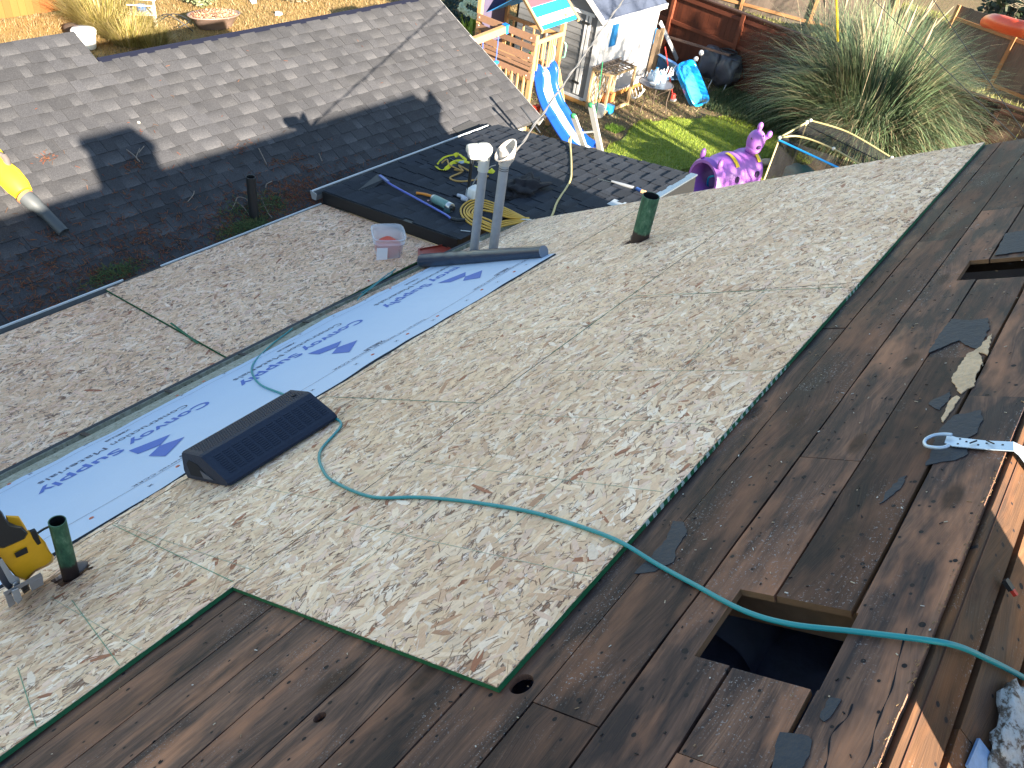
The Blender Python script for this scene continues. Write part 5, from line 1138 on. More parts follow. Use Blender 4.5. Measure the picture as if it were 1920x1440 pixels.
for sg in (-1, 1):
    ye = yr + sg * (yr - y0 + ov); m = MB()
    vs = [(x0 - ov, ye, rf(ye) + .03), (x1 + ov, ye, rf(ye) + .03), (x1 + ov, yr, HR + .03), (x0 - ov, yr, HR + .03)]; vs += [(a, b, c + .03) for a, b, c in vs]
    m.add(vs, [(0, 3, 2, 1), (4, 5, 6, 7), (0, 1, 5, 4), (1, 2, 6, 5), (3, 0, 4, 7)]); r = m.build('roof', NAVY, ph)
    for j in range(7):
        y_ = lerp(ye, yr, (j + .15) / 7); m = MB(); m.bar((x0 - ov, y_, rf(y_) + .064), (x1 + ov, y_, rf(y_) + .064), .012, .008); m.build('shingle_course', NAVY, r)
    m = MB(); m.bar((x0 - ov, ye, rf(ye) + .02), (x1 + ov, ye, rf(ye) + .02), .03, .11); m.bar((x0 - ov - .01, ye, rf(ye) + .03), (x0 - ov - .01, yr, HR + .03), .03, .10); m.build('fascia', WW, ph)
# things beside the playhouse
m = MB(); m.bar(atz(1270, 112, .15), aty(1238, 42, 9.0), .10, .03, (0, 1, 0)); lab(m.build('white_brace', WW), 'white leaning board at the right corner of the playhouse', 'board')
for i, q in enumerate(((1222, 128), (1230, 126))):
    b = aty(q[0] - 4, q[1], 8.9); m = MB(); m.bar(Vector((b.x, b.y, 0)), Vector((b.x, b.y, 1.35)), .09, .06); lab(m.build('old_plank_post', mat_wood('old_post%d' % i if False else ('old_post' if i == 0 else 'old_post_dark'), (.30, .22, .14), (.17, .12, .08), (20, 20, 3))), ('left' if i == 0 else 'right') + ' brown plank standing against the playhouse corner', 'plank')
m = MB(); m.ell(aty(1228, 68, 9.15), .07, .05, .20, 10, 8); lab(m.build('blue_float', LBLUE), 'blue plastic piece hanging behind the white board', 'toy')
m = MB(); P = [atz(1232, 102, .75), atz(1278, 128, .75), atz(1276, 150, .05), atz(1240, 150, .05)]; Q4 = [p + Vector((.25, .3, 0)) for p in P]; m.add(P + Q4, [(0, 3, 2, 1), (4, 5, 6, 7), (0, 1, 5, 4), (1, 2, 6, 5), (2, 3, 7, 6), (3, 0, 4, 7)]); lab(m.build('blue_board', plain('faded_blue', (.16, .36, .68), .6, var=.2)), 'faded blue panel lying behind the red shovel', 'panel')
# trellis box
TRW = mat_wood('trellis_wood', (.55, .40, .22), (.36, .25, .14), (20, 20, 4)); TRG = mat_wood('trellis_grey', (.24, .19, .15), (.14, .11, .09), (20, 20, 4))
t = thing('trellis_box', (16.1, 8.7, 0), 'wooden lattice planter frame in front of the white playhouse wall', 'trellis')
tx0, tx1, ty0, ty1, th_ = 15.58, 16.62, 8.50, 8.96, .88
for (x, y) in ((tx0, ty0), (tx1, ty0), (tx0, ty1), (tx1, ty1)): m = MB(); m.bar((x, y, 0), (x, y, th_), .05, .05); m.build('leg', TRW, t)
for (a, b) in (((tx0, ty0, th_), (tx1, ty0, th_)), ((tx0, ty0, .05), (tx1, ty0, .05)), ((tx0, ty1, th_), (tx1, ty1, th_)), ((tx0, ty0, th_), (tx0, ty1, th_)), ((tx1, ty0, th_), (tx1, ty1, th_))):
    m = MB(); m.bar(a, b, .045, .05); m.build('rail', TRW if a[1] < 8.6 else TRG, t)
for k in range(8):
    x = lerp(tx0 + .05, tx1 - .05, k / 7); m = MB(); m.bar((x, ty0 - .05, th_ + .035), (x + .04, ty1 + .07, th_ + .035), .03, .015); m.build('top_slat', TRG, t)
for k in range(3):
    y = lerp(ty0 + .1, ty1, k / 2); m = MB(); m.bar((tx0 - .1, y, th_ + .052), (tx1 + .1, y, th_ + .052), .03, .015); m.build('top_slat', TRG, t)
for k in range(-3, 7):
    for sg in (1, -1):
        c = tx0 + .16 * k + (.0 if sg > 0 else .2); a = Vector((c, ty1 - .02 - .008 * sg, .06)); b = Vector((c + sg * .42, ty1 - .02 - .008 * sg, th_ - .02))
        # clip to the frame
        def cl(p, q):
            if p.x < tx0: p = p.lerp(q, (tx0 - p.x) / (q.x - p.x))
            if p.x > tx1: p = p.lerp(q, (tx1 - p.x) / (q.x - p.x))
            return p
        if (a.x < tx0 and b.x < tx0) or (a.x > tx1 and b.x > tx1): continue
        a2, b2 = cl(a, b), cl(b, a)
        if (b2 - a2).length > .08: m = MB(); m.bar(a2, b2, .012, .026, (0, 1, 0)); m.build('lattice_slat', TRW, t)
m = MB(); m.bar((15.75, 8.99, .05), (15.75, 8.99, .6), .3, .02, (0, 1, 0)); lab(m.build('leaning_panel', WW), 'pale panel standing inside the lattice frame', 'panel')
m = MB(); m.box(15.72, 15.95, 8.45, 8.62, 0, .16); lab(m.build('blue_crate', LBLUE), 'small blue crate at the foot of the lattice frame', 'crate')
b = aty(1120, 205, 8.45); tp = aty(1130, 116, 8.55)
m = MB(); m.tube([Vector((b.x, b.y, .05)), tp], .012, 8); lab(m.build('green_pole', plain('green_pole', (.03, .28, .13), .5)), 'thin green pole leaning on the lattice frame', 'pole')
m = MB(); p = atz(1120, 218, 0); m.tube([p, up(p, .02), up(p, .2), up(p, .26)], [.11, .13, .145, .12], 16); lab(m.build('white_basket', plain('white_mesh', (.6, .6, .57), .7, var=.35, scale=60)), 'round white basket at the foot of the green pole', 'basket')
m = MB(); m.box(16.2, 16.5, 8.8, 8.95, .02, .22); lab(m.build('terracotta_box', plain('terracotta', (.55, .20, .06), .7)), 'orange terracotta box behind the lattice frame', 'planter')
# round bistro table with bottles
TM = plain('brown_metal', (.10, .075, .06), .5, .2)
t = thing('garden_table', (16.9, 8.0, 0), 'round metal garden table covered with clear bottles', 'table')
tc = Vector((16.86, 8.02, .62))
m = MB(); m.tube([tc - Zu * .012, tc], .40, 30); m.build('table_top', plain('slate_top', (.12, .125, .15), .25, .1, var=.2), t); m = MB(); m.tube([tc + Vector((math.cos(a), math.sin(a), 0)) * .40 for a in [2 * math.pi * i / 32 for i in range(33)]], .012, 6); m.build('rim', TM, t)
for (a, b) in ((-.32, .05), (.1, -.34), (.3, .1), (-.1, .34)):
    m = MB(); m.tube([tc + Vector((a, b, -.02)), tc + Vector((a * .95, b * .95, -.35)), Vector((tc.x + a * 1.1, tc.y + b * 1.1, 0))], .011, 6); m.build('leg', TM, t)
for (a, b, c, d) in ((-.32, .05, .3, .1), (.1, -.34, -.1, .34)): m = MB(); m.tube([tc + Vector((a, b, -.06)), Vector((tc.x + c, tc.y + d, .05))], .009, 6); m.build('cross_bar', TM, t)
GLB = mat_clear('clear_blue_plastic', (.35, .50, .68), .55)
for i, (dx, dy, r, h) in enumerate(((-.02, .0, .085, .26), (.12, .12, .08, .28), (.20, -.05, .08, .22), (.05, .2, .07, .2), (.28, .08, .07, .2))):
    p = tc + Vector((dx, dy, .0)); m = MB(); m.tube([p, up(p, .01), up(p, h * .35), up(p, h * .4), up(p, h * .7), up(p, h * .85), up(p, h)], [r * .9, r, r, r * .93, r, r * .5, r * .28], 14)
    o = m.build('water_bottle', GLB); nm_ = ('left front clear bottle on the round table', 'tall clear bottle in the middle of the round table', 'right front clear bottle on the round table', 'small clear bottle at the back of the round table', 'rightmost clear bottle on the round table')[i]; lab(o, nm_, 'bottle', 'bottles on the garden table')
    m = MB(); m.tube([up(p, h), up(p, h + .02)], r * .33, 10); m.build('cap', LBLUE if i % 2 else WHITE, o)
m = MB(); p = tc + Vector((-.2, -.02, .0)); m.tube([p, up(p, .02), up(p, .05)], [.05, .07, .08], 14); lab(m.build('small_bowl', WHITE), 'small white bowl at the near rim of the round table', 'bowl')
# white slatted chairs lying
def slat_chair(name, P, D, label, n=8, L=.34):
    t = thing(name, P[0], label, 'chair', 'white plastic chair parts'); c = curve(P, 6); m = MB(); m.tube(c, .022, 8); m.build('back_rail', WHITE, t)
    for i in range(n):
        q = c[int((i + .5) / n * (len(c) - 1))]; m = MB(); m.bar(q, q + D * (L * rnd(.8, 1.1)), .05, .012, (0, 1, 0)); m.build('slat', WHITE, t)
slat_chair('plastic_chair', [atz(1184, 182, .12), atz(1190, 184, .1), atz(1200, 178, .15), atz(1208, 168, .2)], Vector((.5, .55, .30)), 'white slatted chair back lying left of the round table', 5, .45)
slat_chair('plastic_chair', [atz(1198, 152, .55), atz(1215, 147, .6), atz(1240, 143, .6), atz(1255, 142, .6), atz(1262, 140, .6)], Vector((.35, .1, .22)).normalized(), 'white slatted chair back behind the round table', 9, .28)
for i, q in enumerate(((1253, 175), (1272, 170))):
    m = MB(); p = atz(*q, 0); m.tube([p, p + Vector((.1, .15, .55))], .01, 6); m.tube([p + Vector((.2, -.15, 0)), p + Vector((-.05, .2, .55))], .01, 6); lab(m.build('folding_frame', TM), ('left' if i == 0 else 'right') + ' crossed brown folding frame under the blue water table', 'frame')
# red shovel
m = MB(); a = atz(1262, 182, .08); b = aty(1247, 88, 8.6); m.tube([a, b], .014, 8); sh = lab(m.build('red_shovel', plain('bright_red', (.70, .04, .03), .45)), 'red handled shovel leaning beside the blue water table', 'shovel')
m = MB(); m.ell(a, .07, .05, .09, 10, 8, None, .7); m.build('socket', bpy.data.materials['bright_red'], sh); m = MB(); m.box(a.x - .08, a.x + .08, a.y - .08, a.y + .02, .0, .05); m.build('blade', plain('grey_blade', (.2, .2, .22), .5), sh)
# blue water table standing on edge
t = thing('water_table', atz(1310, 200), 'bright blue plastic water tray tipped up against the rust fence', 'water tray')
BL, BRt, TL, TR = atz(1302, 203, .04), atz(1334, 190, .06), atz(1268, 120, .86), atz(1303, 112, .90)
ux = (BRt - BL); uy = (TL - BL); nrmv = ux.cross(uy).normalized()
if nrmv.dot(CAM - BL) < 0: nrmv = -nrmv
def rr(k, dz, corner=.22):
    out = []
    for i in range(28):
        a = 2 * math.pi * i / 28; cs, sn = math.cos(a), math.sin(a); f = 1 / ((abs(cs) ** 6 + abs(sn) ** 6) ** (1 / 6)); out.append(BL + ux * (.5 + cs * f * .5 * k[0]) + uy * (.5 + sn * f * .5 * k[1]) + nrmv * dz)
    return out
R = [rr((.80, .90), -.16), rr((.93, .97), -.02), rr((1.0, 1.0), -.02), rr((1.0, 1.0), .005), rr((.90, .95), .010), rr((.86, .92), -.01), rr((.74, .86), -.14)]
m = MB(); m.add([p for r in R for p in r], [(i * 28 + j, i * 28 + (j + 1) % 28, (i + 1) * 28 + (j + 1) % 28, (i + 1) * 28 + j) for i in range(6) for j in range(28)], 0, None, True); m.add(R[0], [tuple(reversed(range(28)))]); m.add(R[6], [tuple(range(28))]); m.build('tray', plain('water_table_blue', (.01, .30, .80), .22, var=.12, scale=8), t)
m = MB(); q = rr((.76, .87), -.12); m.add(q, [tuple(range(28))]); m.build('tray_floor', plain('bright_water_film', (.05, .42, .85), .12, var=.35, scale=16), t)
# covered kettle grill, rail and wire frame by the rust fence
t = thing('covered_grill', atz(1360, 175), 'grey black covered grill standing against the rust fence', 'grill')
c = atz(1352, 165, 0) + Vector((0, 0, .45)); m = MB(); blob(m, c, .30, .34, .42, None, 7, .16, 30, 18, fr=3.5); blob(m, c + Vector((-.1, .45, .08)), .25, .28, .38, None, 12, .16, 26, 14, fr=3); m.build('cover', plain('grill_cover', (.06, .062, .075), .32, var=.5, scale=9, bump=.5), t)
m = MB(); cc = c + Vector((-.04, .06, .46)); m.tube([cc + Vector((math.cos(a) * .17, math.sin(a) * .2, 0)) for a in [2 * math.pi * i / 24 for i in range(25)]], .02, 6); m.ell(cc - Zu * .03, .15, .18, .03, 14, 4); m.build('top_ring', BLACK, t)
for dx, dy in ((.25, .2), (.25, -.2)): m = MB(); m.tube([Vector((c.x - dx, c.y + dy, .2)), Vector((c.x - dx - .1, c.y + dy, 0))], .012, 6); m.build('leg', GALV, t)
m = MB(); m.tube(curve([atz(1392, 158, .1), atz(1395, 150, .3), aty(1390, 118, 7.2), aty(1378, 115, 7.4), aty(1340, 97, 8.3), aty(1332, 99, 8.3)], 4), .012, 6); lab(m.build('wire_frame', BLACK), 'bent black wire frame leaning over the covered grill', 'frame')
m = MB(); m.bar(Vector((19.7, 10.2, .78)), Vector((19.45, 7.5, .95)), .06, .05); lab(m.build('brown_pole', plain('brown_pole', (.12, .07, .05), .7)), 'long brown pole leaning along the rust fence', 'pole')
for i, q in enumerate(((1315, 99), (1305, 111))): m = MB(); p = aty(*q, 8.2); m.ell(p, .07, .06, .07, 10, 6); lab(m.build('plastic_scrap', WHITE), ('upper' if i == 0 else 'lower') + ' white plastic piece above the blue water tray', 'plastic piece')

# ================================================================ PLAY TOWER
CED = mat_wood('play_cedar', (.55, .33, .15), (.38, .22, .10), (12, 12, 12)); BRW = mat_wood('play_brown', (.26, .15, .095), (.17, .10, .065), (3, 20, 20))
t = thing('play_tower', (13.6, 9.6, 0), 'cedar play tower with striped canopy, brown slat panel and blue slide', 'play tower')
X0, X1, Y0, Y1, ZD = 13.13, 14.02, 8.93, 10.35, 1.26
for (x, y, h) in ((X0, Y0, 2.0), (X1, Y0, 2.25), (X0, Y1, 2.35), (X1, Y1, 2.35)): m = MB(); m.bar((x, y, 0), (x, y, h), .085, .085); m.build('post', CED, t)
m = MB(); m.box(X0 + .04, X1 - .0, Y0, Y1, ZD - .04, ZD); m.build('deck', CED, t)
m = MB(); m.box(X0 + .04, X1, Y0 - .02, Y0 + .02, ZD - .16, ZD - .045); m.build('deck_beam', CED, t)
for z, hgt, y_b in ((1.93, .13, 10.36), (1.76, .10, 10.36), (1.56, .13, 10.36), (1.44, .06, 10.2), (1.36, .06, 10.36), (1.22, .12, 10.36)):
    m = MB(); m.bar((X0 - .055, Y0 - .04, z), (X0 - .055, y_b, z + .02), .022, hgt); m.build('panel_board', BRW, t)
for (y, z) in ((9.0, 1.93), (9.0, 1.56), (9.0, 1.22), (10.3, 1.95), (10.3, 1.58), (10.3, 1.80)): m = MB(); m.tube([(X0 - .067, y, z), (X0 - .074, y, z)], .014, 8); m.build('bolt', plain('bolt_pale', (.7, .65, .5), .5) if 'bolt_pale' not in bpy.data.materials else bpy.data.materials['bolt_pale'], t)
for k in range(9): m = MB(); y = lerp(Y0 + .12, Y1 - .1, k / 8); m.bar((X0 - .05, y, .80), (X0 - .05, y, 1.20), .03, .05); m.build('baluster', CED, t)
for z in (.72, .55): m = MB(); m.bar((X0 - .055, Y0 - .04, z), (X0 - .055, Y1, z), .03, .12); m.build('panel_board', BRW if z > .7 else CED, t)
m = MB(); m.bar((X0, Y0 - .03, 1.86), (X1, Y0 - .03, 1.90), .03, .08); m.build('front_rail', CED, t)
for k in range(6): m = MB(); x = lerp(X0 + .45, X1 - .1, k / 5) if k < 4 else lerp(X0 + .1, X0 + .3, k - 4); m.bar((x, Y0 - .03, ZD + .05), (x, Y0 - .03, 1.84), .022, .03); m.build('baluster', CED, t)
for k in range(5): m = MB(); y = lerp(Y0 + .15, Y1 - .2, k / 4); m.bar((X1, y, ZD), (X1, y, 1.80), .03, .03); m.build('baluster', CED, t)
m = MB(); m.bar((X1, Y0, 1.84), (X1, Y1, 1.84), .035, .08); m.build('side_rail', CED, t)
for x in (X0 + .52, X1 + .02):
    m = MB(); a = Vector((x, Y0 - .07, ZD + .18)); m.tube(curve([a, a + Vector((0, -.05, .03)), a + Vector((0, -.06, .15)), a + Vector((0, -.05, .26)), a + Vector((0, 0, .29))], 5), .016, 8); m.build('grab_handle', plain('mint_green', (.25, .70, .45), .4) if 'mint_green' not in bpy.data.materials else bpy.data.materials['mint_green'], t)
for k in range(3): m = MB(); z = ZD - .30 - k * .28; m.bar((X1 - .30, Y0 - .12 - k * .1, z), (X1 + .05, Y0 - .12 - k * .1, z), .09, .03); m.build('step', CED, t)
m = MB(); m.bar((X1 - .02, Y0 - .05, ZD - .05), (X1 + .05, Y0 - .5, .0), .03, .08); m.build('stringer', CED, t)
# canopy of striped cloth
cy = Y0 - .30; rz = 2.80; ez = 2.30; xa, xb = 12.75, 13.95
CR, CB, CWt = plain('canopy_red', (.72, .06, .08), .7), plain('canopy_blue', (.01, .25, .70), .6), plain('canopy_white', (.78, .82, .84), .7)
Pa, Pb = aty(1017, 55, 8.72), aty(1082, 32, 8.72); Pc, Pd = aty(982, -8, 9.30), aty(1066, -14, 9.30)
Pa, Pb = aty(1015, 57, 8.80), aty(1083, 34, 8.80); Pc = aty(978, -10, 9.55); Pd = Pc + (Pb - Pa)
cn = thing('canopy', (Pa + Pb) / 2, 'striped red, blue and white canopy over the play tower', 'canopy'); 
for o_n, (s0, s1, mt) in enumerate(((0, .11, CB), (.11, .33, CWt), (.33, .62, CB), (.62, .88, CR), (.88, 1.0, CWt))):
    a, b, c, d = Pa.lerp(Pc, s0), Pb.lerp(Pd, s0), Pb.lerp(Pd, s1), Pa.lerp(Pc, s1); dn = Vector((0, .004, -.012))
    m = MB(); m.add([a, b, c, d, a + dn, b + dn, c + dn, d + dn], [(0, 1, 2, 3), (7, 6, 5, 4), (0, 4, 5, 1), (1, 5, 6, 2), (2, 6, 7, 3), (3, 7, 4, 0)]); m.build('stripe', mt, cn)
for a, b in ((Pa, Pc), (Pb, Pd)): m = MB(); m.bar(a - (b - a) * .06, b, .045, .06); m.build('canopy_arm', CED, cn)
m = MB(); m.bar(Pc, Pd, .04, .08); m.build('ridge_pole', CED, cn)
m = MB(); Pe = Pc + Vector((0, .9, -.6)); Pf = Pe + (Pb - Pa); m.add([Pc, Pd, Pf, Pe], [(0, 3, 2, 1)]); m.build('rear_cloth', CB, cn)
m = MB(); m.add([(X0 + .02, Y1 + .02, ZD), (X1, Y1 + .02, ZD), (X1, Y1 + .02, 2.4), (X0 + .02, Y1 + .02, 2.4)], [(0, 1, 2, 3)]); m.build('dark_cloth_wall', plain('purple_grey_cloth', (.06, .05, .09), .8), t)
# swing beam
m = MB(); a = atx(952, 52, X0 - .02); b = atx(880, 80, X0 - .9); m.bar(a, a + (b - a) * 2.2, .10, .13); bm = lab(m.build('swing_beam', CED), 'thick cedar swing beam running left from the play tower', 'beam')
m = MB(); m.bar(a, a + (b - a).normalized() * .09, .13, .16); m.build('blue_bracket', BLUE, bm)
for i, q in enumerate(((906, 78), (935, 68))):
    s_ = atx(q[0], q[1], X0 - .35); m = MB(); m.tube([s_, s_ - Zu * .5], .010, 6); o = lab(m.build('swing_rope', plain('blue_rope', (.05, .12, .55), .6) if i == 0 else bpy.data.materials['blue_rope']), ('left' if i == 0 else 'right') + ' blue swing rope under the cedar beam', 'swing')
    m = MB(); m.ell(s_ - Zu * .5, .10, .05, .04, 10, 5); m.build('seat', BLUE, o)
# slide
slt = thing('slide', (13.6, 8.4, 0), 'wavy blue slide with white chute coming down from the play tower', 'slide')
sx = 13.52; path = curve([Vector((sx, 9.0, 1.28)), Vector((sx, 8.86, 1.20)), Vector((sx + .02, 8.78, .96)), Vector((sx + .04, 8.60, .68)), Vector((sx + .06, 8.40, .50)), Vector((sx + .08, 8.14, .28)), Vector((sx + .10, 7.86, .10)), Vector((sx + .10, 7.6, .05))], 6)
SB, SW_ = plain('slide_blue', (.008, .065, .38), .28, var=.05), plain('slide_white', (.48, .60, .68), .25, var=.04)
def extr(mb, prof, mi, w=1):
    vs = []; n = len(prof)
    for i, p in enumerate(path):
        d = (path[min(i + 1, len(path) - 1)] - path[max(i - 1, 0)]).normalized(); up_ = Vector((1, 0, 0)).cross(d); up_ = up_ if up_.z > 0 else -up_
        hump = 1 + .7 * math.exp(-((i - 4) / 3.5) ** 2)
        for (a, b) in prof: vs.append(p + Vector((1, 0, 0)) * (a * 1.25) + up_ * (b * hump * 1.2))
    k = len(path); mb.add(vs, [(i * n + j, (i + 1) * n + j, (i + 1) * n + j + 1, i * n + j + 1) for i in range(k - 1) for j in range(n - 1)], mi, None, True)
m = MB(); extr(m, [(-.13, .0), (-.06, -.01), (.06, -.01), (.13, .0)], 0); m.build('chute', SW_, slt)
for sg in (-1, 1):
    m = MB(); extr(m, [(sg * .12, .0), (sg * .15, .07), (sg * .19, .10), (sg * .215, .07), (sg * .225, .0), (sg * .245, -.02), (sg * .245, -.06), (sg * .12, -.03)], 0); m.build('side_wall', SB, slt)
# things on the deck
m = MB(); m.tube([(13.35, 9.15, ZD), (13.35, 9.15, ZD + .3)], .05, 10); lab(m.build('green_bottle', plain('dark_green_plastic', (.01, .25, .05), .4)), 'green bottle standing on the play tower deck', 'bottle')
m = MB(); m.ell((13.18, 9.75, 1.02), .10, .16, .05, 10, 6); lab(m.build('white_toy', WHITE), 'white toy lying behind the play tower balusters', 'toy')
m = MB(); m.tube([(13.3, 9.45, .75), (13.3, 9.45, 1.08)], .10, 14); lab(m.build('white_bucket', WHITE), 'white bucket behind the play tower balusters', 'bucket')
m = MB(); m.box(13.3, 13.45, 8.80, 8.9, .42, .60); lab(m.build('red_toy', RED), 'small red toy on the steps beside the slide', 'toy')
# aluminium ladder leaning on the dark roof
t = thing('ladder', (8.9, 4.6, 0), 'aluminium ladder with green tips leaning on the far edge of the dark roof', 'ladder')
AL = plain('aluminium', (.50, .50, .48), .45, .3, var=.1); r1a, r1b = atx(1108, 197, 8.06), atx(1126, 283, 8.20); r2a, r2b = atx(1075, 217, 8.06), atx(1096, 276, 8.20)
for a, b in ((r1a, r1b), (r2a, r2b)):
    d = (b - a).normalized(); foot = a + (b - a) * (a.z / (a.z - b.z)); m = MB(); m.bar(a, foot, .028, .075, (0, 1, 0)); m.build('rail', AL, t)
for k in range(-1, 11):
    f = (.28 * k + .33); a = r1a + (r1b - r1a).normalized() * f; b = r2a + (r2b - r2a).normalized() * (f - .10)
    if k >= 0: m = MB(); m.tube([a, b], .013, 8); m.build('rung', AL, t)
m = MB(); m.ell(r1a, .03, .045, .03, 8, 6); m.build('tip', plain('green_tip', (.03, .20, .08), .5), t); m = MB(); m.ell(r2a, .03, .045, .03, 8, 6); m.build('tip', bpy.data.materials['green_tip'], t)

# ================================================================ CRAWL TUNNEL
t = thing('crawl_tunnel', (14.6, 4.95, 0), 'purple animal shaped crawl tunnel with raised head and yellow patches', 'toy tunnel')
ax0 = Vector((13.75, 5.12, .36)); ax1 = Vector((14.98, 4.74, .38)); dA = (ax1 - ax0).normalized(); sA = dA.cross(Zu).normalized(); n = 30
prof_ = [(0, .36), (.06, .40), (.10, .39), (.20, .35), (.30, .36), (.34, .40), (.52, .42), (.60, .40), (.66, .36), (.76, .38), (.90, .41), (.97, .40), (1.0, .34)]
m = MB(); L = (ax1 - ax0).length; vs = []
for f, r in prof_:
    for j in range(n):
        a = 2 * math.pi * j / n; vs.append(ax0 + dA * L * f + sA * math.cos(a) * r * 1.0 + Zu * (max(math.sin(a) * r, -.36)))
vi = [ax0 + dA * L * f + sA * math.cos(2 * math.pi * j / n) * (r - .05) + Zu * max(math.sin(2 * math.pi * j / n) * (r - .05), -.34) for f, r in prof_ for j in range(n)]
k = len(prof_); m.add(vs, [(i * n + j, i * n + (j + 1) % n, (i + 1) * n + (j + 1) % n, (i + 1) * n + j) for i in range(k - 1) for j in range(n)], 0, None, True)
m.add(vi, [(i * n + j, (i + 1) * n + j, (i + 1) * n + (j + 1) % n, i * n + (j + 1) % n) for i in range(k - 1) for j in range(n)], 0, None, True)
m.add(vs[:n] + vi[:n], [(j, n + j, n + (j + 1) % n, (j + 1) % n) for j in range(n)], 0); m.add(vs[-n:] + vi[-n:], [(j, (j + 1) % n, n + (j + 1) % n, n + j) for j in range(n)], 0); m.build('body', LAV, t)
DKP = plain('dark_porthole', (.02, .005, .05), .8)
cs_ = (CAM - (ax0 + ax1) / 2); 
for f, a in ((.40, .20), (.55, -.30), (.84, .22), (.20, -.45), (.62, -.95), (.37, -.85)):
    a2 = a; q = ax0 + dA * L * f; rr_ = .42; sgn = 1 if sA.dot(cs_) > 0 else -1; nv_ = (sA * sgn * math.cos(a2) + Zu * math.sin(a2)); p = q + nv_ * (rr_ - .012 if f != .2 else .365)
    m = MB(); m.tube([p - nv_ * .01, p + nv_ * .006], .062, 16); m.build('porthole', DKP, t)
for f in (.42, .90):
    q = ax0 + dA * L * f; vs = []
    for i in range(7):
        a = lerp(.75, 1.7, i / 6); nv_ = sA * sgn * math.cos(a) + Zu * math.sin(a)
        for e in (-.05, .04): vs.append(q + dA * e + nv_ * .428)
    m = MB(); m.add(vs, [(2 * i, 2 * i + 2, 2 * i + 3, 2 * i + 1) for i in range(6)], 0); m.build('yellow_patch', YELB, t)
for dy in (.26, -.2): m = MB(); m.ell(ax0 + dA * .05 + sA * sgn * dy + Zu * .42, .06, .05, .11, 12, 8); m.build('rear_ear', LAV, t)
m = MB(); hd_ = atz(1416, 268, 1.06); b_ = ax1 - dA * .12 + Zu * .30; m.tube([b_ + sA * .08, (b_ + hd_) / 2 + sA * .06, hd_ - Zu * .10], [.07, .04, .05], 12); m.tube([b_ - sA * .08, (b_ + hd_) / 2 - sA * .06, hd_ - Zu * .10], [.07, .04, .05], 12); m.build('neck', LAV, t)
hax = Matrix((sA, dA, Zu)).transposed(); m = MB(); m.ell(hd_ + Zu * .03, .17, .15, .22, 22, 14, hax, .9); m.ell(hd_ - Zu * .10, .15, .15, .10, 16, 8, hax); hdm = m.build('head', LAV, t)
vw = (CAM - hd_).normalized()
for (a, b) in ((-.10, .12), (.09, .02)): p = hd_ + Zu * (.04 + b) + vw * .145 + vw.cross(Zu).normalized() * a; m = MB(); m.ell(p, .016, .016, .02, 8, 6); m.build('eye', BLACK, hdm)
m = MB(); m.ell(hd_ - Zu * .06 + vw * .13 - vw.cross(Zu).normalized() * .08, .05, .05, .05, 12, 8); m.build('mouth', DKP, hdm)
e1 = vw.cross(Zu).normalized(); esg = 1 if e1.dot(Vector((CW[0][0], CW[1][0], CW[2][0]))) > 0 else -1
for (a, b) in ((-.01, .31), (.20, .20)): a = a * esg; p = hd_ + Zu * b + e1 * a; m = MB(); m.tube([p - Zu * .12 - e1 * a * .5, p], [.035, .045], 10); m.ell(p + Zu * .02, .062, .05, .07, 12, 8); m.build('horn', LAV, hdm)
m = MB(); m.tube(curve([atz(1327, 352, .02), atz(1328, 335, .25), atz(1338, 330, .36), atz(1350, 336, .3), atz(1357, 352, .02)], 6), .022, 8); lab(m.build('blue_hoop', plain('aqua_hoop', (.02, .45, .65), .35)), 'aqua hoop standing in front of the purple crawl tunnel', 'hoop')
m = MB(); m.ell(atz(1410, 336, .08), .10, .10, .09, 12, 8); lab(m.build('blue_ball', BLUE), 'dark blue ball behind the purple crawl tunnel', 'ball')
# ================================================================ NET FRAME
t = thing('net_frame', (16.3, 3.9, 0), 'tipped over sports goal with yellow poles and black netting', 'goal net')
PO = plain('faded_yellow_pole', (.42, .36, .17), .5, var=.2); PJ = plain('pole_joint', (.70, .68, .60), .5)
a0, a1 = atz(1432, 338, 0), atz(1462, 258, .84); b0_, b1 = atz(1478, 328, 0), atz(1513, 229, .95)
c1_ = atz(1520, 226, .96); d1 = atz(1672, 296, .85); e1_ = atz(1560, 278, .92); f1_ = atz(1620, 312, .85); top2 = atz(1590, 248, .98)
pl = [[a0, a1], [b0_, b1], [a1, b1], [c1_, top2, d1], [a1, atz(1500, 256, .9), e1_, f1_]]
for q in pl: m = MB(); m.tube(curve(q, 6), .019, 8); m.build('pole', PO, t)
for q in (a1, b1, c1_, d1, atz(1563, 279, .92)): m = MB(); m.ell(q, .038, .038, .038, 10, 6); m.build('joint', PJ, t)
m = MB(); m.tube([atz(1461, 263, .80), atz(1575, 316, .80)], .022, 8); m.build('blue_pole', LBLUE, t)
m = MB(); m.tube([atz(1515, 236, .90), atz(1650, 302, .86)], .010, 6); m.build('net_cord', BLACK, t)
NET = mat_net(); m = MB()
A_ = curve([a1, atz(1500, 256, .9), e1_, f1_], 6); B_ = curve([c1_, top2, top2.lerp(d1, .5), d1], 6); n = min(len(A_), len(B_)); vs = []
for i in range(n): 
    for j in range(7):
        p = A_[i].lerp(B_[i], j / 6); p.z -= .10 * math.sin(math.pi * j / 6); vs.append(p)
m.add(vs, [(i * 7 + j, (i + 1) * 7 + j, (i + 1) * 7 + j + 1, i * 7 + j + 1) for i in range(n - 1) for j in range(6)], 0, None, True)
m.add([a0, a1, f1_, f1_ - Zu * .85], [(0, 1, 2, 3)]); m.add([a0, a1, b1, b0_], [(0, 1, 2, 3)]); m.build('net', NET, t)
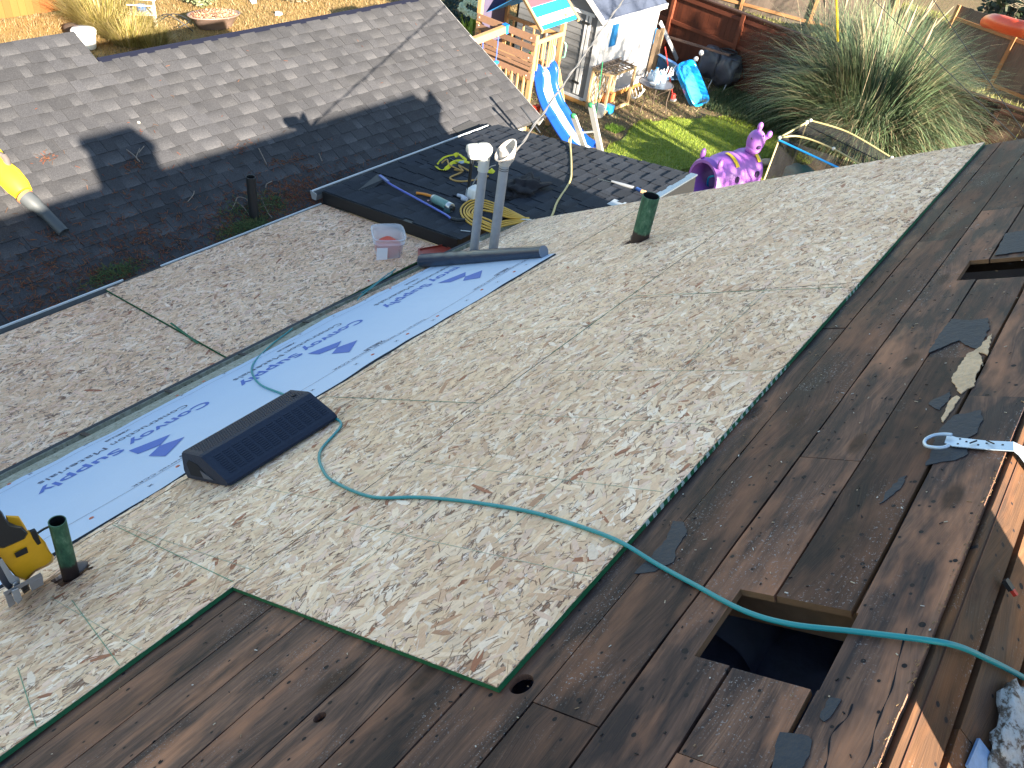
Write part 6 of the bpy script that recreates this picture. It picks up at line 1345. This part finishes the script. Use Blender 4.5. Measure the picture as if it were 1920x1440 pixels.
m = MB(); blob(m, atz(1498, 330, .1), .36, .30, .18, None, 4, .25, 26, 14); lab(m.build('teal_sandbox', plain('teal_shell', (.10, .40, .40), .4, var=.15)), 'pale teal plastic shell just below the goal net', 'toy')
for i, q in enumerate(((1438, 305), (1452, 318))): m = MB(); blob(m, atz(*q, .05), .14, .12, .07, None, i, .3, 12, 7); lab(m.build('rock', plain('pale_rock' if i == 0 else 'pale_rock_b', (.38, .30, .22), .9, var=.3, bump=.5)), ('upper' if i == 0 else 'lower') + ' pale rock left of the goal pole', 'rock')

# ================================================================ PLANTS
def arch(mb, base, dirn, L, w, droop, col, seg=6, up0=1.0):
    p = Vector(base); d = (Zu * up0 + dirn).normalized(); side = dirn.cross(Zu)
    side = side.normalized() if side.length > .01 else Vector((1, 0, 0)); vs = []; st = L / seg
    for i in range(seg + 1):
        t_ = i / seg; ww = w * (1 - t_ ** 2) + .0008; k = .75 + .45 * t_
        vs += [p - side * ww, p + side * ww]; d = (d + (dirn * .55 - Zu) * droop * (t_ + .15) / seg * 4).normalized(); p = p + d * st
    mb.add(vs, [(2 * i, 2 * i + 1, 2 * i + 3, 2 * i + 2) for i in range(seg)], 0, col)
random.seed(21)
PG = [(.14, .215, .105), (.19, .27, .13), (.11, .18, .10), (.085, .15, .085), (.25, .31, .16), (.34, .30, .19), (.17, .22, .14), (.07, .11, .06)]
PGD = [(.27, .22, .14), (.32, .27, .18), (.22, .17, .10)]
def pampas(name, cx, cy, n, R, Lr, label, seed):
    random.seed(seed); t = thing(name, (cx, cy, 0), label, 'ornamental grass', 'pampas grass clumps'); m = MB()
    for k in range(n):
        a = rnd(0, 6.283); r = R * rnd(0, 1) ** .7 * .45; b = (cx + math.cos(a) * r, cy + math.sin(a) * r, 0); lean = rnd(.12, 1.05) * (r / (R * .45) * .7 + .3)
        a2 = a + random.gauss(0, .35); dn = Vector((math.cos(a2), math.sin(a2), 0)) * lean * .8; k_ = rnd(.5, 1.3); c = random.choice(PG if random.random() < .86 else PGD)
        toward = abs(((a2 - math.pi + math.pi) % (2 * math.pi)) - math.pi) < .85
        arch(m, b, dn, rnd(*Lr) * (.60 if toward else 1), rnd(.007, .014), rnd(.35, 1.15), (c[0] * k_, c[1] * k_, c[2] * k_), 7)
    m.build('leaves', LEAF, t, kind='stuff')
    m = MB()
    for k in range(8):
        a = rnd(0, 6.283); dn = Vector((math.cos(a), math.sin(a), 0)) * rnd(.05, .5); b = Vector((cx + rnd(-.4, .4), cy + rnd(-.4, .4), 0)); d = (Zu + dn).normalized(); m.tube([b, b + d * 1.6, b + d * 2.7 + dn * .2], [.008, .007, .005], 5)
        if k % 2: m.tube([b + d * 2.5 + dn * .15, b + d * 2.7 + dn * .2, b + d * 3.1 + dn * .4], [.015, .035, .008], 6)
    m.build('plume_stalk', plain('plume_tan', (.26, .21, .14), .8) if 'plume_tan' not in bpy.data.materials else bpy.data.materials['plume_tan'], t)
pampas('pampas_grass', 18.95, 3.75, 10000, 1.7, (1.7, 3.25), 'huge pampas grass clump arching over the dark fence', 21)
pampas('pampas_grass', 20.6, 4.1, 4500, 1.4, (1.8, 3.3), 'second pampas clump rising behind the huge one to the right', 22)
pampas('pampas_grass', 20.6, 5.2, 3500, 1.0, (1.7, 3.0), 'darker grass clump behind the rust fence at the top', 23)
# straw coloured bush at the top left
t = thing('straw_bush', atz(230, 75), 'straw yellow ornamental grass bush behind the left end of the grey roof', 'bush'); m = MB(); random.seed(31)
SC = [(.36, .28, .09), (.42, .34, .13), (.28, .24, .07), (.46, .37, .19), (.20, .19, .05)]
for (px, py, R, n, Lr) in ((195, 55, .42, 2600, (.5, 1.2)), (245, 78, .40, 2200, (.35, .8)), (160, 20, .35, 1500, (.4, 1.0)), (285, 85, .3, 1200, (.2, .5))):
    c = atz(px, py, 0)
    for k in range(n):
        a = rnd(0, 6.283); r = R * rnd(0, 1) ** .5; dn = Vector((math.cos(a), math.sin(a), 0)) * rnd(.2, 1.0); col = random.choice(SC); k_ = rnd(.7, 1.2)
        arch(m, (c.x + math.cos(a) * r, c.y + math.sin(a) * r, 0), dn, rnd(*Lr), .006, rnd(.1, .35), (col[0] * k_, col[1] * k_, col[2] * k_), 4)
m.build('leaves', LEAF, t, kind='stuff')
def bush(name, c, R, H, n, cols, label, cat='shrub', L=.10, w=.03, seed=1, core=None):
    random.seed(seed); t = thing(name, c, label, cat); m = MB(); c = Vector(c)
    for k in range(n):
        d = Vector((random.gauss(0, 1), random.gauss(0, 1), random.gauss(0, 1))).normalized(); r = rnd(.55, 1.0); p = c + Vector((d.x * R * r, d.y * R * r, H * .5 + d.z * H * .5 * r)); p.z = max(p.z, .01)
        if noise.noise(p * 3.0) < -.18: continue
        u = Vector((rnd(-1, 1), rnd(-1, 1), rnd(-.2, 1))).normalized(); v = u.orthogonal().normalized(); l = L * rnd(.6, 1.3); ww = w * rnd(.6, 1.2); col = random.choice(cols); k_ = rnd(.7, 1.2)
        m.add([p, p + u * l * .5 + v * ww, p + u * l, p + u * l * .5 - v * ww], [(0, 1, 2, 3)], 0, (col[0] * k_, col[1] * k_, col[2] * k_))
    m.build('leaves', LEAF, t, kind='stuff'); m = MB()
    for k in range(7): a = rnd(0, 6.28); m.tube([c, c + Vector((math.cos(a) * R * .4, math.sin(a) * R * .4, H * .6))], [.02, .006], 5)
    m.build('stems', TW, t); return t
bush('dark_shrub', atz(862, 48), .55, .9, 1600, [(.03, .06, .06), (.04, .08, .07), (.02, .04, .035)], 'dark blue green shrub beside the end of the grey roof', seed=41)
t = thing('succulent_fronds', atz(880, 70), 'bright lime fern fronds at the edge of the grey roof', 'fern'); m = MB(); random.seed(42)
for k in range(46):
    c = atz(rnd(868, 892), rnd(42, 82), .0); a = rnd(0, 6.28); arch(m, c, Vector((math.cos(a), math.sin(a), 0)) * .35, rnd(.4, .7), .045, .15, random.choice([(.22, .32, .04), (.30, .40, .07), (.14, .22, .03)]), 5)
m.build('leaves', LEAF, t)
wr = thing('white_garland', atz(890, 25), 'pale flowering garland looping in front of the dark shrub', 'garland'); m = MB(); random.seed(43)
loop = curve([atx(865, 14, 14.2), atx(872, 4, 14.2), atx(884, 2, 14.2), atx(900, 12, 14.2), atx(916, 22, 14.2)], 10) + curve([atx(862, 12, 14.1), atx(874, 22, 14.1), atx(888, 28, 14.1), atx(902, 36, 14.1), atx(914, 39, 14.1)], 10)
for p in loop:
    for k in range(9): q = p + Vector((rnd(-.05, .05), rnd(-.05, .05), rnd(-.06, .06))); m.ell(q, .018, .012, .02, 5, 3)
m.build('florets', plain('pale_mint', (.55, .66, .52), .7), wr)
bush('grey_bush', atz(372, 12), .45, .6, 1100, [(.22, .26, .14), (.30, .30, .18), (.16, .20, .10)], 'grey green bush behind the brown planter', seed=44)
bush('twiggy_bush', atz(560, 4), .5, .5, 700, [(.30, .26, .16), (.38, .32, .2)], 'twiggy dry bush above the middle of the grey roof', seed=45)
# planter with wood chips
t = thing('planter', atz(400, 40), 'long brown trough planter heaped with wood chips', 'planter'); c = atz(402, 34, .2); exx = (atz(450, 26, .2) - atz(355, 34, .2)).normalized(); eyy = Zu.cross(exx)
def oval(rx, ry, z, n=26): return [c + exx * math.cos(2 * math.pi * i / n) * rx + eyy * math.sin(2 * math.pi * i / n) * ry + Zu * z for i in range(n)]
R = [oval(.40, .22, -.2), oval(.60, .34, .10), oval(.64, .37, .10), oval(.60, .33, .06)]; n = 26
m = MB(); m.add([p for r in R for p in r], [(i * n + j, i * n + (j + 1) % n, (i + 1) * n + (j + 1) % n, (i + 1) * n + j) for i in range(3) for j in range(n)], 0, None, True); m.add(R[0], [tuple(reversed(range(n)))]); m.build('trough', plain('brown_resin', (.17, .12, .10), .5, var=.15), t)
m = MB(); random.seed(51)
for k in range(700):
    a = rnd(0, 6.28); r = rnd(0, 1) ** .5; p = c + exx * math.cos(a) * r * .55 + eyy * math.sin(a) * r * .30 + Zu * (.06 + .10 * (1 - r * r)); u = Vector((rnd(-1, 1), rnd(-1, 1), rnd(-.2, .5))).normalized()
    m.bar(p, p + u * .06, .02, .012, col=random.choice([(.26, .12, .07), (.36, .2, .12), (.48, .33, .22), (.14, .07, .05)]))
m.build('wood_chips', NEED, t, kind='stuff')
# white bucket and pot by the left notch
t = thing('white_pot', atz(160, 88), 'white lidded bin in the notch of the grey roof', 'bin'); p = atz(163, 90, 0); m = MB(); m.tube([p, up(p, .02), up(p, .34), up(p, .36)], [.17, .19, .23, .23], 24); m.build('bin_body', WHITE, t); m = MB(); m.tube([up(p, .30), up(p, .33)], .24, 24); m.tube([up(p, .36), up(p, .40), up(p, .42)], [.25, .22, .05], 24); m.build('lid', WHITE, t)
m = MB(); m.ell(atz(138, 55, .1), .18, .3, .12, 12, 6); lab(m.build('dark_log', plain('dark_log', (.06, .04, .03), .9, bump=.6)), 'dark log between dry grass and the straw bush', 'log')
# slatted garden chair with a blue pot
t = thing('garden_chair', atz(270, 40), 'bleached slatted wooden garden chair behind the straw bush', 'chair'); BW = mat_wood('bleached_wood', (.62, .56, .48), (.45, .40, .33)); c = atz(266, 22, .42); r1_ = Vector((.75, -.55, 0)).normalized(); r2_ = Vector((.55, .75, 0)).normalized()
for i in range(5): m = MB(); q = c + r2_ * (-.2 + .1 * i); m.bar(q - r1_ * .27, q + r1_ * .27, .07, .02); m.build('seat_slat', BW, t)
for a in (-1, 1):
    for b in (-1, 1): q = c + r1_ * .25 * a + r2_ * .2 * b; m = MB(); m.bar(Vector((q.x, q.y, 0)), Vector((q.x, q.y, .62 if a > 0 else .42)), .04, .04); m.build('leg', BW, t)
for b in (-1, 1): m = MB(); q = c + r2_ * .22 * b + Zu * .2; m.bar(q - r1_ * .27, q + r1_ * .3, .05, .02); m.build('armrest', BW, t)
m = MB(); p = c + Zu * .02; m.tube([p, up(p, .12)], [.09, .12], 14); lab(m.build('blue_pot', plain('deep_blue_pot', (.02, .10, .30), .3)), 'blue pot on the bleached garden chair', 'pot')
m = MB(); q = atz(295, 42, .15); m.tube(curve([q, q + Vector((.3, -.2, .2)), q + Vector((.5, -.5, .1)), q + Vector((.2, -.5, 0))], 5), .012, 6); m.tube(curve([q + Vector((-.1, 0, 0)), q + Vector((.1, -.3, .25)), q + Vector((.5, -.6, -.1))], 5), .012, 6); lab(m.build('curly_iron', BLACK), 'curled dark iron scroll in front of the garden chair', 'ironwork')
for i, q in enumerate(((475, 3), (522, 26))): m = MB(); blob(m, atz(*q, .04), .10, .07, .05, None, i + 3, .4, 10, 6); lab(m.build('white_scrap', WHITE), ('farther' if i == 0 else 'nearer') + ' white scrap lying in the dry grass', 'scrap')
# top right: bare tree, kayak, rope
kp = [(26.45, 3.7, 2.02), (26.40, 2.8, 2.02), (26.35, 1.4, 1.98), (26.3, .2, 1.95)]
m = MB(); P = [aty(*q, yy_) for q, yy_ in (((1844, 42), 3.45), ((1862, 40), 3.1), ((1895, 50), 2.6), ((1940, 60), 2.0), ((1990, 72), 1.3))]; m.tube(curve(P, 5), [.03, .10, .15, .17, .18, .19, .19] + [.2] * 14, 14); lab(m.build('kayak', plain('orange_red_hull', (.78, .09, .03), .35, var=.06)), 'orange red kayak lying along the grey fence at the top right', 'kayak')
t = thing('yellow_rope', aty(1572, 75, 5.0), 'yellow twisted rope hanging in front of the pampas grass', 'rope'); m = MB(); a = atx(1571, 78, 17.6); b = atx(1566, -60, 17.6)
pts = [a.lerp(b, i / 120) for i in range(121)]
for s_ in (0, 3.14): m.tube([p + Vector((math.cos(i * .9 + s_), math.sin(i * .9 + s_), 0)) * .014 for i, p in enumerate(pts)], .014, 5)
m.build('strand', plain('yellow_strand', (.80, .58, .04), .6), t)
BT = plain('bare_bark', (.40, .33, .24), .8, var=.3)
def tree(P, H, label, seed, lvl=5, spread=.5, r0=.09, mat=None, first=None, cat='tree', rdec=.6):
    random.seed(seed); t = thing('bare_tree', P, label, cat, 'bare winter trees'); trunk = MB(); br = MB()
    def grow(p, d, l, r, k, mb):
        q = p + d * l * .5 + Vector((rnd(-.04, .04), rnd(-.04, .04), 0)) * l; e = q + (d + Vector((rnd(-.1, .1), rnd(-.1, .1), .03))).normalized() * l * .5
        mb.tube([p, q, e], [r, r * .85, r * .7], 6 if k > 2 else 4, caps=False)
        if k <= 0: return
        for i in range(3 if k > 1 else 3):
            a = rnd(0, 6.28); o = d.orthogonal().normalized(); o = Matrix.Rotation(a, 3, d) @ o; nd = (d + o * rnd(spread * .6, spread * 1.3) + Zu * .05).normalized(); s = p.lerp(e, rnd(.45, 1)) if i else e
            grow(s, nd, l * rnd(.62, .82), r * rdec, k - 1, br)
    grow(Vector(P), (first or Vector((0, 0, 1))).normalized(), H * .32, r0, lvl, trunk)
    trunk.build('trunk', mat or BT, t); br.build('branches', mat or BT, t)
tree((23.2, 1.2, 0), 5.2, 'pale bare tree whose twigs cross the top right fence', 61, 6, .66, .07)
bush('dark_hedge', (31.5, 2.2, 0), 2.2, 2.6, 5000, [(.03, .05, .025), (.05, .06, .03), (.07, .06, .04)], 'dark hedge behind the grey fence at the top right corner', 'hedge', .25, .09, 66)
tree((12.2, -6.4, 0), 9.0, 'bare tree by the house throwing its shade on the playhouse', 62, 6, .62, .17, rdec=.68)
bush('fir_tree', (13.9, -5.0, 0), .62, 4.2, 6000, [(.03, .06, .025), (.04, .08, .03), (.02, .045, .02)], 'dense fir that throws its shade on the lawn', 'tree', .22, .06, 63)
tree((17.5, -6.0, 0), 5.5, 'bushier bare tree shading the fence corner', 64, 6, .55, .12)
# two thin wires over the top right
for i, (a, b) in enumerate((((1757, 10), (1935, 270)), ((1700, 60), (1860, 215)))):
    m = MB(); A_, B_ = atx(*a, 15.0), atx(*b, 12.0); d = B_ - A_; m.tube([A_ - d * 1.5, B_ + d * 1.2], .006, 5); lab(m.build('thin_wire', BLACK), ('upper' if i == 0 else 'lower') + ' thin dark wire crossing the pampas grass', 'wire', 'thin wires')
